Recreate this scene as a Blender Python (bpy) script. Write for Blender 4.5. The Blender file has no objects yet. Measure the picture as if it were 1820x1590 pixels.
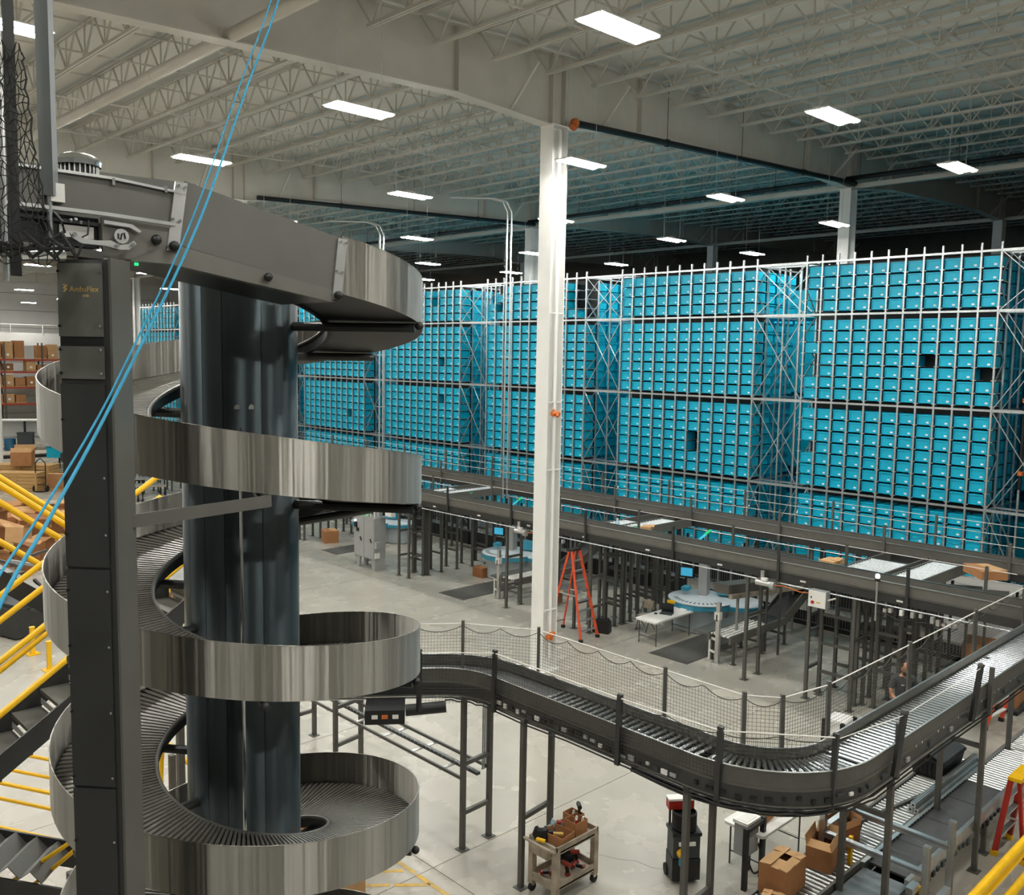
import bpy, bmesh, math, random
from mathutils import Vector, Matrix, Quaternion
random.seed(7)
PI = math.pi
scene = bpy.context.scene
COL = scene.collection

# ------------------------------------------------------------------ camera
cam_d = bpy.data.cameras.new('camera')
cam = bpy.data.objects.new('camera', cam_d)
COL.objects.link(cam)
cam_d.sensor_fit = 'HORIZONTAL'
cam_d.sensor_width = 36.0
cam_d.lens = 1617.4 / 1820 * 36.0
cam_d.clip_start = 0.05
cam_d.clip_end = 400

def cam_axes(yaw, pitch, roll):
    yaw, pitch, roll = (math.radians(a) for a in (yaw, pitch, roll))
    f = Vector((math.cos(yaw) * math.cos(pitch), math.sin(yaw) * math.cos(pitch), math.sin(pitch)))
    r = Vector((math.sin(yaw), -math.cos(yaw), 0))
    u = r.cross(f)
    return r * math.cos(roll) + u * math.sin(roll), u * math.cos(roll) - r * math.sin(roll), f
cr, cu, cf = cam_axes(45.8929, -5.6692, 0.98599)
mw = Matrix.Identity(4)
for i in range(3):
    mw[i][0], mw[i][1], mw[i][2] = cr[i], cu[i], -cf[i]
mw[2][3] = 8.0
cam.matrix_world = mw
scene.camera = cam

# ------------------------------------------------------------------ world, exposure
wd = bpy.data.worlds.new('world')
scene.world = wd
wd.use_nodes = True
wd.node_tree.nodes['Background'].inputs[0].default_value = (0.80, 0.86, 0.92, 1)
wd.node_tree.nodes['Background'].inputs[1].default_value = 0.04
vs = scene.view_settings
vs.view_transform = 'Standard'
vs.look = 'None'
vs.gamma = 1.0
vs.use_curve_mapping = False
vs.exposure = 0.0
LAMP = 215.0
try:
    scene.cycles.sample_clamp_indirect = 6.0
    scene.cycles.caustics_reflective = False
    scene.cycles.caustics_refractive = False
    scene.cycles.max_bounces = 5
    scene.cycles.diffuse_bounces = 3
    scene.cycles.adaptive_threshold = 0.03
    scene.cycles.glossy_bounces = 3
    scene.cycles.transparent_max_bounces = 8
except Exception:
    pass

# ------------------------------------------------------------------ materials
def lin(h):
    if isinstance(h, str):
        h = h.lstrip('#')
        h = [int(h[i:i + 2], 16) / 255 for i in (0, 2, 4)]
    return tuple((c / 12.92 if c <= .04045 else ((c + .055) / 1.055) ** 2.4) for c in h)

def M(name, col, rough=.5, metal=0., var=.08, scale=3., stretch=(1, 1, 1), bump=0., bscale=40., detail=4, col2=None, spec=None, rvar=0., emit=0., coord='pos', aniso=0., arot=.25):
    m = bpy.data.materials.new(name)
    m.use_nodes = True
    nt = m.node_tree
    b = nt.nodes['Principled BSDF']
    c = lin(col)
    b.inputs['Roughness'].default_value = rough
    b.inputs['Metallic'].default_value = metal
    if spec is not None:
        b.inputs['Specular IOR Level'].default_value = spec
    if emit:
        b.inputs['Emission Color'].default_value = (*c, 1)
        b.inputs['Emission Strength'].default_value = emit
    if aniso:
        b.inputs['Anisotropic'].default_value = aniso
        b.inputs['Anisotropic Rotation'].default_value = arot
        tg = nt.nodes.new('ShaderNodeTangent'); tg.direction_type = 'RADIAL'; tg.axis = 'Z'
        nt.links.new(tg.outputs[0], b.inputs['Tangent'])
    if coord == 'pos':
        g = nt.nodes.new('ShaderNodeNewGeometry'); src = g.outputs['Position']
    else:
        g = nt.nodes.new('ShaderNodeTexCoord'); src = g.outputs['Object']
    mp = nt.nodes.new('ShaderNodeMapping')
    mp.inputs['Scale'].default_value = stretch
    nt.links.new(src, mp.inputs['Vector'])
    n = nt.nodes.new('ShaderNodeTexNoise')
    n.inputs['Scale'].default_value = scale
    n.inputs['Detail'].default_value = detail
    nt.links.new(mp.outputs[0], n.inputs['Vector'])
    rp = nt.nodes.new('ShaderNodeValToRGB')
    c2 = lin(col2) if col2 else tuple(min(1, x * (1 + var)) for x in c)
    c1 = c if col2 else tuple(x * (1 - var) for x in c)
    rp.color_ramp.elements[0].position = .3
    rp.color_ramp.elements[1].position = .7
    rp.color_ramp.elements[0].color = (*c1, 1)
    rp.color_ramp.elements[1].color = (*c2, 1)
    nt.links.new(n.outputs['Fac'], rp.inputs['Fac'])
    nt.links.new(rp.outputs['Color'], b.inputs['Base Color'])
    if rvar:
        mr = nt.nodes.new('ShaderNodeMapRange')
        mr.inputs['To Min'].default_value = max(.02, rough - rvar)
        mr.inputs['To Max'].default_value = rough + rvar
        nt.links.new(n.outputs['Fac'], mr.inputs['Value'])
        nt.links.new(mr.outputs[0], b.inputs['Roughness'])
    if bump:
        n2 = nt.nodes.new('ShaderNodeTexNoise')
        n2.inputs['Scale'].default_value = bscale
        n2.inputs['Detail'].default_value = 3
        nt.links.new(mp.outputs[0], n2.inputs['Vector'])
        bp = nt.nodes.new('ShaderNodeBump')
        bp.inputs['Strength'].default_value = bump
        bp.inputs['Distance'].default_value = .02
        nt.links.new(n2.outputs['Fac'], bp.inputs['Height'])
        nt.links.new(bp.outputs['Normal'], b.inputs['Normal'])
    m.diffuse_color = (*c, 1)
    return m

MAT = {}
def mk(k, *a, **kw):
    MAT[k] = M(k, *a, **kw)
mk('concrete', '#a7a297', .27, 0, scale=1.1, detail=5, col2='#b0aba0', bump=.015, bscale=6, rvar=.04)
mk('joint', '#6a655c', .8, var=.2)
mk('deck', '#e2e0d9', .75, var=.04, scale=.6, bump=.15, bscale=2.2)
mk('steel_paint', '#ccc8be', .55, var=.05, scale=1.5)
mk('column_paint', '#eeede9', .45, var=.03, scale=2)
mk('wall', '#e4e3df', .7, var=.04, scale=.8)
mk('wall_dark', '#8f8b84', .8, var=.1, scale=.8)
mk('black_pipe', '#16181a', .45, .2, var=.2)
mk('orange', '#c4672a', .5, var=.15, scale=9)
mk('stainless', '#9c9992', .48, 1., var=.16, scale=11, stretch=(1, 1, .02), bump=1.0, bscale=7, aniso=.98)
mk('drum_steel', '#5d676c', .42, 1., var=.12, scale=7, stretch=(1, 1, .02), bump=.2, bscale=3.5, aniso=.95)
mk('galv', '#d3d8da', .33, .85, var=.12, scale=14)
mk('alu', '#d2d3d2', .3, .9, var=.08, scale=6)
mk('chrome', '#d8dcdf', .2, 1., var=.05, scale=5)
mk('grey_paint', '#63625d', .42, .25, var=.06, scale=5)
mk('frame_paint', '#67655f', .45, .1, var=.08, scale=5)
mk('leg_paint', '#54534f', .5, .1, var=.1, scale=6)
mk('dark_panel', '#3c3d3d', .38, .35, var=.12, scale=4)
mk('cover_panel', '#73746f', .36, .45, var=.16, scale=3.5, detail=8)
mk('slat', '#6b6861', .34, .3, var=.16, scale=25)
mk('black', '#141516', .5, var=.25, scale=20)
mk('rubber', '#1b1b1b', .8, var=.2)
mk('belt', '#3a3b3c', .6, var=.1, scale=8)
mk('belt_grey', '#5d666a', .4, var=.1, scale=2)
mk('mat_rubber', '#4d4c49', .9, var=.1, scale=12, bump=.2, bscale=90)
mk('tote', '#00afd0', .42, var=.05, scale=3)
mk('tote_in', '#00697f', .6, var=.06)
mk('label', '#e6ecee', .6, var=.04)
mk('white', '#e2e1dc', .5, var=.04)
mk('white_bright', '#f1f0ec', .45, var=.03)
mk('grey_cab', '#9b9d9c', .45, var=.05, scale=3)
mk('station_grey', '#a9b3b8', .45, var=.05)
mk('station_white', '#c3ccd1', .35, var=.04)
mk('station_blue', '#3f9cb8', .4, var=.06)
mk('lad_orange', '#d8502e', .45, var=.08, scale=9)
mk('lad_red', '#a32419', .45, var=.1, scale=9)
mk('yellow', '#f2bd10', .38, var=.07, scale=6)
mk('yellow_worn', '#e6b53a', .6, scale=7, col2='#b09b68')
mk('cardboard', '#a8764c', .85, var=.1, scale=4)
mk('cardboard_dark', '#8c5c38', .85, var=.12, scale=4)
mk('cardboard_light', '#c39a6c', .85, var=.08, scale=4)
mk('wood', '#c39a62', .8, var=.12, scale=3, stretch=(1, 1, 12))
mk('rope_blue', '#1b86aa', .7, var=.1, scale=40)
mk('rope_white', '#e2dfd8', .7, var=.05)
mk('net', '#191917', .8, var=.2)
mk('net_grey', '#3e3d38', .85, var=.2)
mk('green_reflect', '#18c46a', .4, var=.1)
mk('cyan_reflect', '#2fb9d8', .4, var=.1)
mk('skin', '#b27c5c', .55, var=.05)
mk('shirt', '#3a3d40', .85, var=.1, scale=18)
mk('trousers', '#2a2d33', .85, var=.1)
mk('hair', '#2c221b', .8, var=.2)
mk('tool_red', '#9c3524', .5, var=.25, scale=14)
mk('screen', '#0e1417', .2, var=.05)
mk('screen_lit', '#3aa3c8', .3, var=.1, emit=.6)
mk('bottle', '#a9cfe0', .1, var=.03)
mk('gold_print', '#d8bd7c', .5, .3, var=.15, scale=30)
mk('light_glass', '#f6f5ee', .3, emit=LAMP)
mk('beacon', '#e8f3f6', .3, emit=1.2)
mk('green_led', '#20d070', .3, emit=2.0)
mk('red_rack', '#a83b26', .5, var=.1)
mk('blue_drum', '#2b5f7e', .5, var=.1)
mk('cone', '#e2512c', .6, var=.05)
mk('plastic_dark', '#3b4043', .6, var=.08)
mk('poly', '#8b7f70', .5, scale=5, col2='#b9ac98')
mk('guard_metal', '#8a8881', .34, .85, var=.08, scale=6)
mk('roller', '#a3a7a9', .24, 1., var=.06, scale=9)
mk('roller_light', '#c6c8c7', .34, .8, var=.05, scale=9)
mk('hang_grey', '#787c7e', .5, var=.05)
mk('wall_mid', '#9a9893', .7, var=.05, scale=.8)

# ------------------------------------------------------------------ mesh helpers
def link(o, parent=None):
    COL.objects.link(o)
    if parent is not None:
        o.parent = parent
    return o

def frame_of(d):
    d = Vector(d).normalized()
    if abs(d.z) > .999:
        x = Vector((1, 0, 0))
    else:
        x = Vector((-d.y, d.x, 0)).normalized()
    y = d.cross(x)
    return x, y, d

class MB:
    def __init__(s):
        s.v = []; s.f = []; s.m = []
    def add(s, vs, fs, m=0):
        n = len(s.v)
        s.v += [tuple(p) for p in vs]
        s.f += [tuple(i + n for i in f) for f in fs]
        s.m += [m] * len(fs)
        return s
    def box(s, c, size, rz=0., m=0, R=None):
        hx, hy, hz = size[0] / 2, size[1] / 2, size[2] / 2
        R = R or Matrix.Rotation(rz, 3, 'Z')
        c = Vector(c)
        vs = [c + R @ Vector((sx * hx, sy * hy, sz * hz)) for sz in (-1, 1) for sy in (-1, 1) for sx in (-1, 1)]
        return s.add(vs, [(0, 2, 3, 1), (4, 5, 7, 6), (0, 1, 5, 4), (2, 6, 7, 3), (0, 4, 6, 2), (1, 3, 7, 5)], m)
    def bx(s, x0, x1, y0, y1, z0, z1, m=0):
        return s.box(((x0 + x1) / 2, (y0 + y1) / 2, (z0 + z1) / 2), (abs(x1 - x0), abs(y1 - y0), abs(z1 - z0)), 0, m)
    def beam(s, p, q, w, h, m=0):
        p, q = Vector(p), Vector(q)
        x, y, d = frame_of(q - p)
        vs = []
        for e in (p, q):
            for sy in (-1, 1):
                for sx in (-1, 1):
                    vs.append(e + x * (sx * w / 2) + y * (sy * h / 2))
        return s.add(vs, [(0, 2, 3, 1), (4, 5, 7, 6), (0, 1, 5, 4), (2, 6, 7, 3), (0, 4, 6, 2), (1, 3, 7, 5)], m)
    def tube(s, p, q, r, n=8, m=0, r2=None):
        p, q = Vector(p), Vector(q)
        x, y, d = frame_of(q - p)
        r2 = r if r2 is None else r2
        vs = []
        for e, rr in ((p, r), (q, r2)):
            for i in range(n):
                a = 2 * PI * i / n
                vs.append(e + x * (rr * math.cos(a)) + y * (rr * math.sin(a)))
        fs = [(i, (i + 1) % n, n + (i + 1) % n, n + i) for i in range(n)]
        fs += [tuple(range(n))[::-1], tuple(range(n, 2 * n))]
        return s.add(vs, fs, m)
    def path(s, pts, r, n=6, m=0, closed=False):
        pts = [Vector(p) for p in pts]
        vs = []
        k = len(pts)
        for i, p in enumerate(pts):
            a = pts[i - 1] if (i > 0 or closed) else pts[i]
            b = pts[(i + 1) % k] if (i < k - 1 or closed) else pts[i]
            x, y, d = frame_of(b - a)
            for j in range(n):
                t = 2 * PI * j / n
                vs.append(p + x * (r * math.cos(t)) + y * (r * math.sin(t)))
        fs = []
        for i in range(k if closed else k - 1):
            i2 = (i + 1) % k
            for j in range(n):
                fs.append((i * n + j, i * n + (j + 1) % n, i2 * n + (j + 1) % n, i2 * n + j))
        if not closed:
            fs += [tuple(range(n))[::-1], tuple(range((k - 1) * n, k * n))]
        return s.add(vs, fs, m)
    def lathe(s, c, prof, n=24, m=0, axis='z', a0=0, a1=2 * PI, caps=True):
        c = Vector(c)
        full = abs(a1 - a0 - 2 * PI) < 1e-6
        nn = n if full else n + 1
        vs = []
        for (r, z) in prof:
            for i in range(nn):
                a = a0 + (a1 - a0) * i / n
                vs.append(c + Vector((r * math.cos(a), r * math.sin(a), z)))
        fs = []
        for k in range(len(prof) - 1):
            for i in range(n):
                j = (i + 1) % nn
                fs.append((k * nn + i, k * nn + j, (k + 1) * nn + j, (k + 1) * nn + i))
        if caps and full:
            if prof[0][0] > 1e-6: fs.append(tuple(range(nn))[::-1])
            if prof[-1][0] > 1e-6: fs.append(tuple(range((len(prof) - 1) * nn, len(prof) * nn)))
        return s.add(vs, fs, m)
    def prism(s, poly, o, ax, ay, az, t, m=0):
        """poly in the (ax, ay) plane from o, extruded by t along az"""
        o, ax, ay, az = Vector(o), Vector(ax), Vector(ay), Vector(az)
        n = len(poly)
        vs = [o + ax * a + ay * b for a, b in poly] + [o + ax * a + ay * b + az * t for a, b in poly]
        fs = [tuple(range(n))[::-1], tuple(range(n, 2 * n))]
        fs += [(i, (i + 1) % n, n + (i + 1) % n, n + i) for i in range(n)]
        return s.add(vs, fs, m)
    def sheet(s, rows, t=None, m=0):
        """grid of points -> surface"""
        k = len(rows[0]); vs = [p for r in rows for p in r]
        fs = [(i * k + j, i * k + j + 1, (i + 1) * k + j + 1, (i + 1) * k + j) for i in range(len(rows) - 1) for j in range(k - 1)]
        return s.add(vs, fs, m)
    def mesh(s, name, mats, org=(0, 0, 0), smooth=False):
        me = bpy.data.meshes.new(name)
        o = Vector(org)
        me.from_pydata([tuple(Vector(v) - o) for v in s.v], [], s.f)
        mats = mats if isinstance(mats, (list, tuple)) else [mats]
        for mm in mats:
            me.materials.append(MAT[mm])
        if len(mats) > 1:
            me.polygons.foreach_set('material_index', s.m)
        bm = bmesh.new(); bm.from_mesh(me)
        bmesh.ops.recalc_face_normals(bm, faces=bm.faces)
        bm.to_mesh(me); bm.free()
        if smooth:
            me.polygons.foreach_set('use_smooth', [True] * len(me.polygons))
            me.update()
            try:
                me.set_sharp_from_angle(angle=math.radians(35))
            except Exception:
                pass
        me.update()
        return me
    def build(s, name, mats, parent=None, smooth=False):
        org = Vector((0, 0, 0))
        p = parent
        while p is not None:
            org = org + p.location; p = p.parent
        o = bpy.data.objects.new(name, s.mesh(name, mats, org, smooth))
        return link(o, parent)

_unit = {}
def unit(kind, mat, n=10):
    k = (kind, mat, n)
    if k not in _unit:
        b = MB()
        if kind == 'box':
            b.box((0, 0, .5), (1, 1, 1))
        elif kind == 'ball':
            b.lathe((0, 0, 0), [(0, -1)] + [(math.cos(a), math.sin(a)) for a in [-PI / 3, -PI / 6, 0, PI / 6, PI / 3]] + [(0, 1)], 10, caps=False)
        else:
            b.tube((0, 0, 0), (0, 0, 1), 1, n)
        _unit[k] = b.mesh(kind + '_' + mat, mat, smooth=(kind != 'box'))
    return _unit[k]

def wloc(p):
    org = Vector((0, 0, 0))
    while p is not None:
        org = org + p.location; p = p.parent
    return org

def place(name, me, p, q, w, h, parent):
    p, q = Vector(p), Vector(q)
    x, y, d = frame_of(q - p)
    o = bpy.data.objects.new(name, me)
    o.location = p - wloc(parent)
    o.rotation_mode = 'QUATERNION'
    o.rotation_quaternion = Matrix((x, y, d)).transposed().to_quaternion()
    o.scale = (w, h, (q - p).length)
    return link(o, parent)
def bar(name, p, q, w, h, mat, parent=None):
    return place(name, unit('box', mat), p, q, w, h, parent)
def rod(name, p, q, r, mat, parent=None, n=10):
    return place(name, unit('cyl', mat, n), p, q, r, r, parent)
def ball(name, c, r, mat, parent=None):
    o = bpy.data.objects.new(name, unit('ball', mat))
    o.location = Vector(c) - wloc(parent); o.scale = (r, r, r)
    return link(o, parent)

def tag(o, label, cat, group=None, kind=None):
    if label: o['label'] = label
    if cat: o['category'] = cat
    if group: o['group'] = group
    if kind: o['kind'] = kind
    return o
def thing(name, label, cat, loc=(0, 0, 0), group=None):
    o = bpy.data.objects.new(name, None)
    o.location = loc; o.empty_display_size = .2
    link(o)
    return tag(o, label, cat, group)
def struct(name, o_or_mb, mat=None, label=None, cat=None, parent=None, smooth=False):
    o = o_or_mb.build(name, mat, parent, smooth) if isinstance(o_or_mb, MB) else o_or_mb
    if parent is None: o['kind'] = 'structure'
    if label: o['label'] = label
    if cat: o['category'] = cat
    return o
def copy_tree(root, loc=None, label=None, group=None, parent=None):
    c = root.copy(); COL.objects.link(c)
    if parent is not None: c.parent = parent
    if loc is not None: c.location = loc
    if label: c['label'] = label
    if group: c['group'] = group
    for ch in list(root.children):
        copy_tree(ch, parent=c)
    return c

# ================================================================== the building
ordn = ['first', 'second', 'third', 'fourth', 'fifth', 'sixth', 'seventh', 'eighth', 'ninth', 'tenth', 'eleventh', 'twelfth', 'thirteenth', 'fourteenth', 'fifteenth', 'sixteenth', 'seventeenth', 'eighteenth', 'nineteenth', 'twentieth', 'twenty-first', 'twenty-second', 'twenty-third', 'twenty-fourth', 'twenty-fifth']
SL = .0415
def deck_z(x): return 15.25 + SL * (x - 12)
XA, XB, YA, YB = -12.4, 66.0, -16.4, 106.0

fl = MB(); fl.bx(XA, XB, YA, YB, -.12, -.021)
floor = struct('floor', fl, 'joint', 'pale polished concrete warehouse floor with saw-cut joints', 'floor')
sx, sy = 5.16, 5.366
slab_me = MB().box((0, 0, -.0105), (sx - .014, sy - .014, .021)).mesh('slab', 'concrete')
for i in range(15):
    for j in range(23):
        x, y = -12.0 + sx * (i + .5), -16.3 + sy * (j + .5)
        if x > 44 and j > 9: continue
        if len(floor.children) >= 298: break
        o = bpy.data.objects.new('slab', slab_me); o.location = (x, y, 0); link(o, floor)
rest = MB(); rest.bx(44.5, XB, 20, YB, -.021, 0); rest.build('slab', 'concrete', floor)
# hairline crack, worn tape marks
cr_pts = [(10.75, 9.2), (10.9, 8.95), (11.0, 8.7), (11.16, 8.5), (11.2, 8.2), (11.4, 7.9), (11.42, 7.6)]
b = MB()
for (x0, y0), (x1, y1) in zip(cr_pts, cr_pts[1:]):
    b.beam((x0, y0, .0005), (x1, y1, .0005), .009, .001)
b.build('crack', 'joint', floor)
for p, q in (((8.33, 11.15), (8.34, 10.62)), ((8.33, 10.56), (8.34, 9.5)), ((7.75, 11.17), (8.24, 10.78)), ((7.45, 10.95), (7.86, 10.6)), ((7.9, 10.56), (8.31, 10.2)), ((8.34, 9.4), (8.36, 8.6))):
    MB().beam((*p, .002), (*q, .002), .075, .002).build('floor_marking', 'yellow_worn', floor)

# ceiling: deck, girders along x, open-web joists along y
dk = MB()
dk.add([(XA, YA, deck_z(XA)), (XB, YA, deck_z(XB)), (XB, YB, deck_z(XB)), (XA, YB, deck_z(XA)),
        (XA, YA, deck_z(XA) + .3), (XB, YA, deck_z(XB) + .3), (XB, YB, deck_z(XB) + .3), (XA, YB, deck_z(XA) + .3)],
       [(0, 3, 2, 1), (4, 5, 6, 7), (0, 1, 5, 4), (1, 2, 6, 5), (2, 3, 7, 6), (3, 0, 4, 7)])
ceiling = struct('ceiling', dk, 'deck', 'white roof deck carried on open-web joists and deep girders', 'ceiling')
GX = [1.1, 16.55, 32.0, 47.5, 63.0]
GY = [15.78 + 16.1 * k for k in range(-2, 7)]
def gird_bot(x):
    z = 13.39 + SL * (x - 5.12)
    d = min(abs(x - g) for g in GX)
    return z - .26 * max(0, 1 - max(0, d - .3) / 2.9)
xs = [XA + .2]
for g in GX:
    xs += [g - 3.2, g - .3, g + .3, g + 3.2]
xs = sorted(x for x in xs if XA < x < XB) + [XB - .2]
for gy in GY[1:]:
    b = MB()
    poly = [(x, gird_bot(x)) for x in xs] + [(x, deck_z(x) - .16) for x in reversed(xs)]
    b.prism(poly, (0, gy - .008, 0), (1, 0, 0), (0, 0, 1), (0, 1, 0), .016)
    for x0, x1 in zip(xs, xs[1:]):
        b.beam((x0, gy, gird_bot(x0)), (x1, gy, gird_bot(x1)), .34, .026)
        b.beam((x0, gy, deck_z(x0) - .16), (x1, gy, deck_z(x1) - .16), .3, .026)
    g = b.build('girder', 'steel_paint', ceiling)
    for gx in GX:
        for dx in (-3.2, 3.2, -.22, .22):
            x = gx + dx
            bar('stiffener', (x, gy, gird_bot(x)), (x, gy, deck_z(x) - .16), .014, .3, 'steel_paint', g)
        for dx in (-1.6, 1.6):           # flange braces running up to the joists
            for s in (-1, 1):
                bar('flange_brace', (gx + dx, gy + s * .1, gird_bot(gx + dx) + .02), (gx + dx, gy + s * 1.0, deck_z(gx + dx) - .8), .06, .06, 'steel_paint', g)

SPAN = 16.1
jb = MB()                                  # one joist, deck underside at z = 0
top, bot = -.14, -.86
for s in (-.035, .035):
    jb.beam((s, .05, top), (s, SPAN - .05, top), .05, .06)
    jb.beam((s, .55, bot), (s, SPAN - .55, bot), .05, .06)
npan = 13
pl = (SPAN - 1.3) / npan
for k in range(npan):
    y0 = .65 + k * pl
    jb.beam((0, y0, bot), (0, y0 + pl / 2, top), .035, .035)
    jb.beam((0, y0 + pl / 2, top), (0, y0 + pl, bot), .035, .035)
    if k: jb.beam((0, y0, bot), (0, y0, top), .03, .03)
jb.beam((0, .06, top), (0, .65, bot), .04, .04)
jb.beam((0, SPAN - .06, top), (0, SPAN - .65, bot), .04, .04)
joist_me = jb.mesh('joist', 'steel_paint')
njo = 0
for k in range(1, len(GY) - 1):
    for i in range(-7, 31):
        x = 10.7 + 1.65 * i
        if k >= 5 and x > 45 or x < XA + .5: continue
        if GY[k + 1] > YB + 12: continue
        o = bpy.data.objects.new('joist', joist_me); o.location = (x, GY[k], deck_z(x)); link(o, ceiling); njo += 1
    for f in (.3, .55, .8):
        y = GY[k] + SPAN * f
        if y > YB: continue
        bar('bridging', (XA + 1, y, deck_z(XA + 1) - .85), (XB - 6, y, deck_z(XB - 6) - .85), .035, .035, 'steel_paint', ceiling)
        bar('bridging', (XA + 1, y + .1, deck_z(XA + 1) - .2), (XB - 6, y + .1, deck_z(XB - 6) - .2), .035, .035, 'steel_paint', ceiling)
    # ridge strut on the column line
for gx in GX[2:4]:
    for k in range(1, len(GY) - 2):
        bar('strut', (gx, GY[k], 14.3 + SL * (gx - 32)), (gx, GY[k + 1], 14.3 + SL * (gx - 32)), .16, .16, 'steel_paint', ceiling)

# columns
def column(x, y, label):
    zt = gird_bot(x)
    b = MB()
    b.box((x - .25, y, zt / 2), (.022, .42, zt)); b.box((x + .25, y, zt / 2), (.022, .42, zt)); b.box((x, y, zt / 2), (.48, .016, zt))
    b.box((x, y, .015), (.66, .56, .03)); b.box((x, y, zt - .015), (.6, .46, .03))
    return struct('column', b, 'column_paint', label, 'column')
cl = {}
for i, gx in enumerate(GX[:4]):
    for j, gy in enumerate(GY):
        if gy < 0 or gx < 2 and gy < 90 or gy > 100: continue
        cl[(i, j)] = column(gx, gy, None)
names = {(1, 2): 'tall white steel column standing on open floor beside the orange ladder',
         (2, 2): 'white column rising behind the nearest teal bin racks', (2, 3): 'pale column showing above the racks right behind the tall white column',
         (3, 2): 'grey column above the rack at the far corner of the picture', (3, 3): 'small dim column above the racks, far behind the hanging lights',
         (1, 5): 'far white column beside the end of the teal rack row'}
for k, o in cl.items():
    o['label'] = names.get(k, 'distant white building column in the far half of the hall')
    o['group'] = 'building columns'

# outer walls
b = MB(); b.bx(XA, XB, YB - .1, YB + .2, 0, 17.5)
wl = struct('wall_left', b, 'wall', 'white far end wall with horizontal panel seams', 'wall')
for z in (1.2, 3.0, 4.8, 6.6, 8.4, 10.2, 12.0, 13.8):
    bar('panel_seam', (XA, YB - .11, z), (XB, YB - .11, z), .03, .05, 'wall_dark', wl)
for x in range(-8, 64, 6):
    bar('panel_seam', (x, YB - .11, 0), (x, YB - .11, 16), .05, .03, 'wall_dark', wl)
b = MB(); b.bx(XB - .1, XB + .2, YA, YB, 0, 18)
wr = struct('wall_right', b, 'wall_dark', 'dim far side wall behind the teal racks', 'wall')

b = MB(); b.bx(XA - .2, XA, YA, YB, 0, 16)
struct('wall_front', b, 'wall_mid', 'unseen mid-grey side wall behind the viewer', 'wall')  # unseen walls, greyed to darken what the stainless spiral reflects
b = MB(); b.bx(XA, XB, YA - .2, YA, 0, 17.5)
struct('wall_back', b, 'wall_mid', 'unseen mid-grey end wall behind the viewer', 'wall')

# big round duct under the joists
b = MB(); b.tube((8.05, 2, 13.62), (8.05, 104, 13.62), .12, 20)
dct = tag(b.build('air_duct', 'steel_paint', None, True), 'long round white duct slung below the joists above the spiral', 'duct')
for y in range(4, 60, 3):
    rod('duct_seam', (8.05, y, 13.62), (8.05, y + .03, 13.62), .128, 'steel_paint', dct, 20)

# black sprinkler mains
def main_pipe(p, q, label, r=.085, hang=True):
    t = thing('sprinkler_pipe', label, 'pipe', p)
    rod('pipe', p, q, r, 'black_pipe', t, 12)
    d = Vector(q) - Vector(p); n = int(d.length / 3.2)
    for i in range(1, n):
        c = Vector(p) + d * (i / n)
        e = d.normalized() * .05
        if i % 2: rod('coupling', c - e, c + e, r * 1.25, 'black_pipe', t, 12)
        if hang: rod('hanger_rod', c, (c.x, c.y, deck_z(c.x) - .1), .008, 'black_pipe', t, 6)
    return t
t = main_pipe((17.0, 15.5, 13.72), (31.9, 15.5, 14.38), 'black sprinkler main running from the tall white column toward the racks')
ball('elbow', (16.98, 15.5, 13.72), .12, 'orange', t); rod('coupling', (16.9, 15.5, 13.6), (17.0, 15.5, 13.7), .1, 'orange', t)
main_pipe((17.2, 31.6, 13.75), (31.9, 31.6, 14.4), 'black sprinkler main over the left racks behind the spiral')
t = main_pipe((31.75, 13.2 - 4.6, 14.56), (31.75, 62, 14.5), 'long black sprinkler main crossing above the rack row')
ball('elbow', (31.75, 8.7, 14.56), .12, 'orange', t)
t = thing('drop_pipe', 'black vertical sprinkler pipe dropping beside the nearest rack end', 'pipe', (27.3, 8.1, 4.8))
rod('pipe', (27.3, 8.1, 4.6), (27.3, 8.1, 14.0), .05, 'black_pipe', t)
for z in (5.0, 7.0, 9.4): rod('coupling', (27.3, 8.1, z), (27.3, 8.1, z + .12), .075, 'orange', t)
rod('branch', (27.3, 8.1, 13.95), (31.7, 8.65, 14.5), .05, 'black_pipe', t)

# riser in the web of the near column
t = thing('riser_pipe', 'white riser pipe strapped in the web of the tall white column', 'pipe', (16.6, 15.58, .2))
rod('pipe', (16.58, 15.62, .35), (16.58, 15.62, 13.5), .055, 'column_paint', t, 12)
for z in (1.6, 5.2, 6.9, 9.1): bar('strap', (16.34, 15.6, z), (16.8, 15.6, z), .05, .03, 'column_paint', t)
b = MB(); b.tube((16.36, 15.48, 6.62), (16.62, 15.48, 6.62), .06, 10); b.tube((16.5, 15.4, 6.55), (16.5, 15.56, 6.7), .045, 8)
b.build('valve', 'orange', t)
b = MB(); b.tube((16.3, 15.4, .98), (16.62, 15.5, .98), .07, 10); b.tube((16.42, 15.4, .88), (16.42, 15.4, 1.08), .05, 8)
b.build('valve', 'orange', t)
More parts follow.
